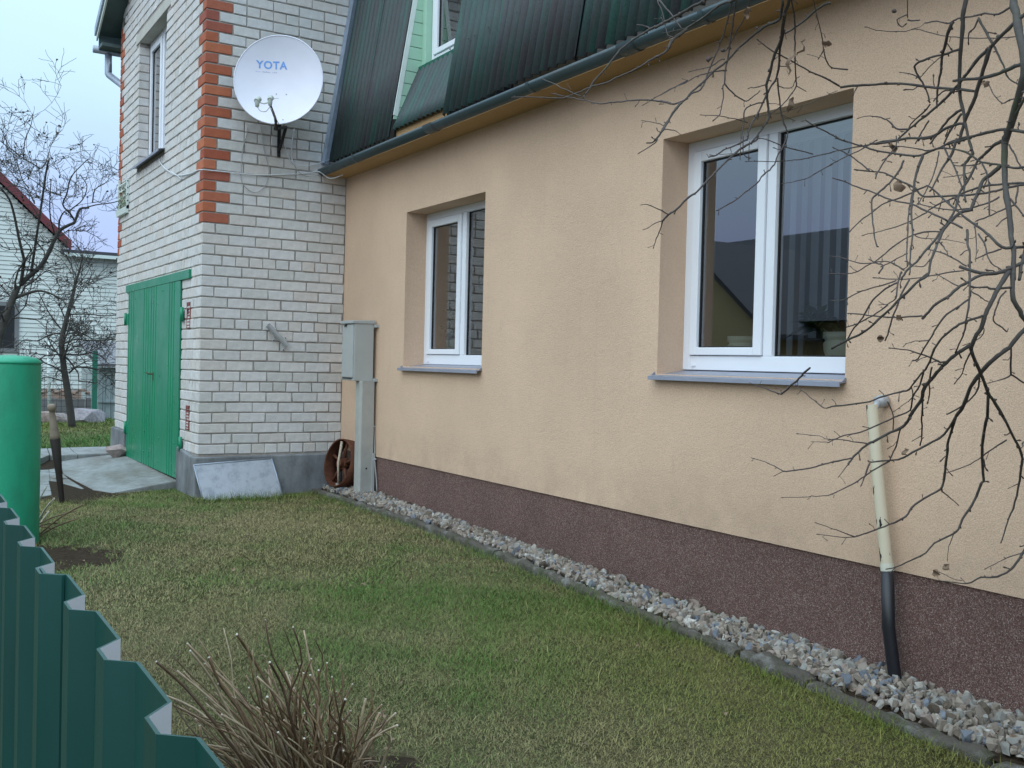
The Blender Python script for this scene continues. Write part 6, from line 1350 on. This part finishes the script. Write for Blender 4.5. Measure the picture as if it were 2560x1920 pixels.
# ------------------------------------------------------------------ grass: short, winter-worn, straw and green mixed
def grass_field(name, n, xr_, yr_, hmin, hmax, width, keep, seed, greener=0.0, lean0=1.12):
    g = np.random.default_rng(seed); x = g.uniform(xr_[0], xr_[1], n); y = g.uniform(yr_[0], yr_[1], n); ok = keep(x, y); x, y = x[ok], y[ok]; n = len(x)
    def sn(a, b, c): return np.sin(x*a+c)*np.cos(y*b-c*1.3)+.6*np.sin((x*.7+y)*a*.8+c*2)+.5*np.cos((x-y*.6)*b*1.9+c)
    big_n = sn(1.5, 1.1, .7)+.5*sn(4.3, 3.7, 2.1); fine = sn(11, 9, 1.3)
    green = 1/(1+np.exp(-1.5*(big_n*.8+fine*.45-.25+greener+g.normal(0, .6, n)))); moss = np.clip(sn(.9, .8, 4.0)*.5+.25+.95*np.clip((x+.6)*.8, 0, 1)*np.clip((-y-4.6)*.45, 0, 1), 0, 1)
    z = np.array(gz(x, y)); h = g.uniform(hmin, hmax, n)*(1+.7*np.clip(big_n, 0, 1)*green); a = g.uniform(0, 2*np.pi, n); lean = np.clip(g.normal(lean0, .32, n), .1, 1.54)
    dx, dy = np.cos(a), np.sin(a); w = width*g.uniform(.6, 1.3, n); px_, py_ = -dy*w, dx*w
    def pt(t, l): return x+dx*h*np.sin(lean*l)*t, y+dy*h*np.sin(lean*l)*t, z-.004+h*np.cos(lean*l)*t
    x1, y1, z1 = pt(.55, .75); x2, y2, z2 = pt(1.0, 1.0)
    V = np.empty((n, 5, 3), np.float32); V[:, 0] = np.stack([x-px_, y-py_, z-.004], -1); V[:, 1] = np.stack([x+px_, y+py_, z-.004], -1); V[:, 2] = np.stack([x1+px_*.8, y1+py_*.8, z1], -1); V[:, 3] = np.stack([x1-px_*.8, y1-py_*.8, z1], -1); V[:, 4] = np.stack([x2, y2, z2], -1)
    me = bpy.data.meshes.new(name); me.vertices.add(5*n); me.vertices.foreach_set('co', V.ravel())
    b = (np.arange(n)*5)[:, None]; L = np.concatenate([b+np.array([0, 1, 2, 3]), b+np.array([3, 2, 4])], 1).astype(np.int32)
    me.loops.add(7*n); me.loops.foreach_set('vertex_index', L.ravel()); me.polygons.add(2*n); st_ = (np.arange(n)*7)[:, None]+np.array([0, 4]); me.polygons.foreach_set('loop_start', st_.ravel().astype(np.int32)); me.polygons.foreach_set('loop_total', np.tile([4, 3], n).astype(np.int32))
    straw = np.array([.27, .225, .115]); gr = np.array([.065, .145, .03]); br = np.array([.15, .105, .055]); mo = np.array([.13, .145, .018])
    k = g.random(n)[:, None]; col = straw*(1-green[:, None])+gr*green[:, None]; col = np.where(k < .10, br, col); col = col*(1-.6*moss[:, None])+mo*.6*moss[:, None]; col = col*g.uniform(.8, 1.5, n)[:, None]
    ca = np.ones((n, 5, 4), np.float32); ca[:, :, :3] = col[:, None, :]
    at = me.color_attributes.new('Col', 'FLOAT_COLOR', 'POINT'); at.data.foreach_set('color', ca.ravel()); me.materials.append(M['grass']); me.update(); me.validate()
    o = bpy.data.objects.new(name, me); C.objects.link(o); tag(o, kind='stuff'); return o
def in_poly(x, y, P):
    r = np.zeros(len(x), bool); n = len(P)
    for i in range(n):
        (xa, ya_), (xb, yb_) = P[i], P[(i+1) % n]; c = ((ya_ > y) != (yb_ > y)) & (x < (xb-xa)*(y-ya_)/(yb_-ya_+1e-12)+xa); r ^= c
    return r
rampP = [(.1, .72), (.1, 4.6), (-.6, 5.1), (-2.2, 5.0), (-2.2, .45), (-.95, .80), (-.62, .58)]
def keep_lawn(x, y):
    k = (x < kx(y)-.004+.012*np.sin(y*23)) & ~((x > -.045) & (y > -.05))
    for P in SLABS:
        if P[0][1] < 5.2: k &= ~in_poly(x, y, P)
    wob = .35*np.sin(x*17+y*9)+.3*np.sin(x*31-y*23)+.25*np.random.default_rng(1).normal(0, 1, len(x))
    k &= ((x+1.50)**2/.07+(y+2.65)**2/.16 > 1+wob) & ((x-bc[0])**2/.10+(y-bc[1]-.05)**2/.07 > 1+wob) & ~((y > .3) & (x < -1.25) & (x > -2.4))
    return k
def soil_patch(cx_, cy_, rx, ry, seed):
    rr = random.Random(seed); n = 40; mb = MB(); vs = [(cx_, cy_, float(gz(cx_, cy_))+.006)]
    for i in range(n):
        a = 6.2832*i/n; q = 1+.12*math.sin(3*a+seed)+.1*math.sin(7*a)+rr.uniform(-.06, .06); x, y = cx_+rx*q*math.cos(a), cy_+ry*q*math.sin(a); vs.append((x, y, float(gz(x, y))+.003))
    mb.add(vs, [(0, 1+i, 1+(i+1) % n) for i in range(n)], 0, True); tag(mb.build('soil', M['soil']), kind='structure')
soil_patch(-1.05, 2.75, .95, 2.55, 5); soil_patch(-1.50, -2.65, .30, .45, 2); soil_patch(float(bc[0]), float(bc[1])+.05, .34, .30, 3)
near = grass_field('lawn_grass', 470000, (-2.6, 1.2), (-8.6, -4.2), .014, .032, .0010, keep_lawn, 3)
grass_field('lawn_grass', 260000, (-2.9, 1.25), (-4.2, .9), .016, .036, .0015, keep_lawn, 4)
grass_field('far_grass', 90000, (-3.0, 3.0), (5.05, 11.5), .03, .075, .0035, lambda x, y: (x < 2.2), 5, greener=1.6)
grass_field('lawn_grass', 9000, (-2.6, 1.2), (-8.6, .9), .05, .085, .0011, keep_lawn, 8, greener=-2.2, lean0=1.36)
grass_field('lawn_grass', 30000, (.5, 1.2), (-8.6, .2), .035, .075, .0012, lambda x, y: (x < kx(y)+.03) & (x > kx(y)-.05-.05*np.abs(np.sin(y*7))), 9, greener=1.2, lean0=.8)
grass_field('lawn_grass', 2600, (-.15, 1.0), (-.42, -.03), .04, .085, .0014, lambda x, y: (y < -.20-.12*np.random.default_rng(2).random(len(x))) & (x < .98), 12, greener=.9, lean0=.7)

mb = MB()
for i in range(150):                              # dead leaves and bits of twig lying about
    if i < 70: x, y = rng.uniform(-2.0, 1.0), rng.uniform(-8.2, .2); z = float(gz(x, y))+.018
    else: y = rng.uniform(-8.8, -.3); x = rng.uniform(kx(y)+.05, W-.03); z = bz(x, y)+.045
    if x > kx(y)-.02 and i < 70: continue
    r = rng.uniform(.009, .022); a = rng.uniform(0, 6.28); u = np.array([math.cos(a), math.sin(a), rng.uniform(-.25, .25)]); v = np.array([-math.sin(a), math.cos(a), rng.uniform(-.25, .25)])*.55; c = np.array([x, y, z]); up_ = np.array([0, 0, r*.35])
    mb.add([c-u*r, c-v*r+up_*.8, c+u*r*.3-v*r*.7+up_, c+u*r, c+v*r*.8+up_, c-u*r*.3+v*r*.8], [(0, 1, 5), (1, 2, 4, 5), (2, 3, 4)])
tag(mb.build('leaf_litter', M['leaf_dry']), kind='stuff')
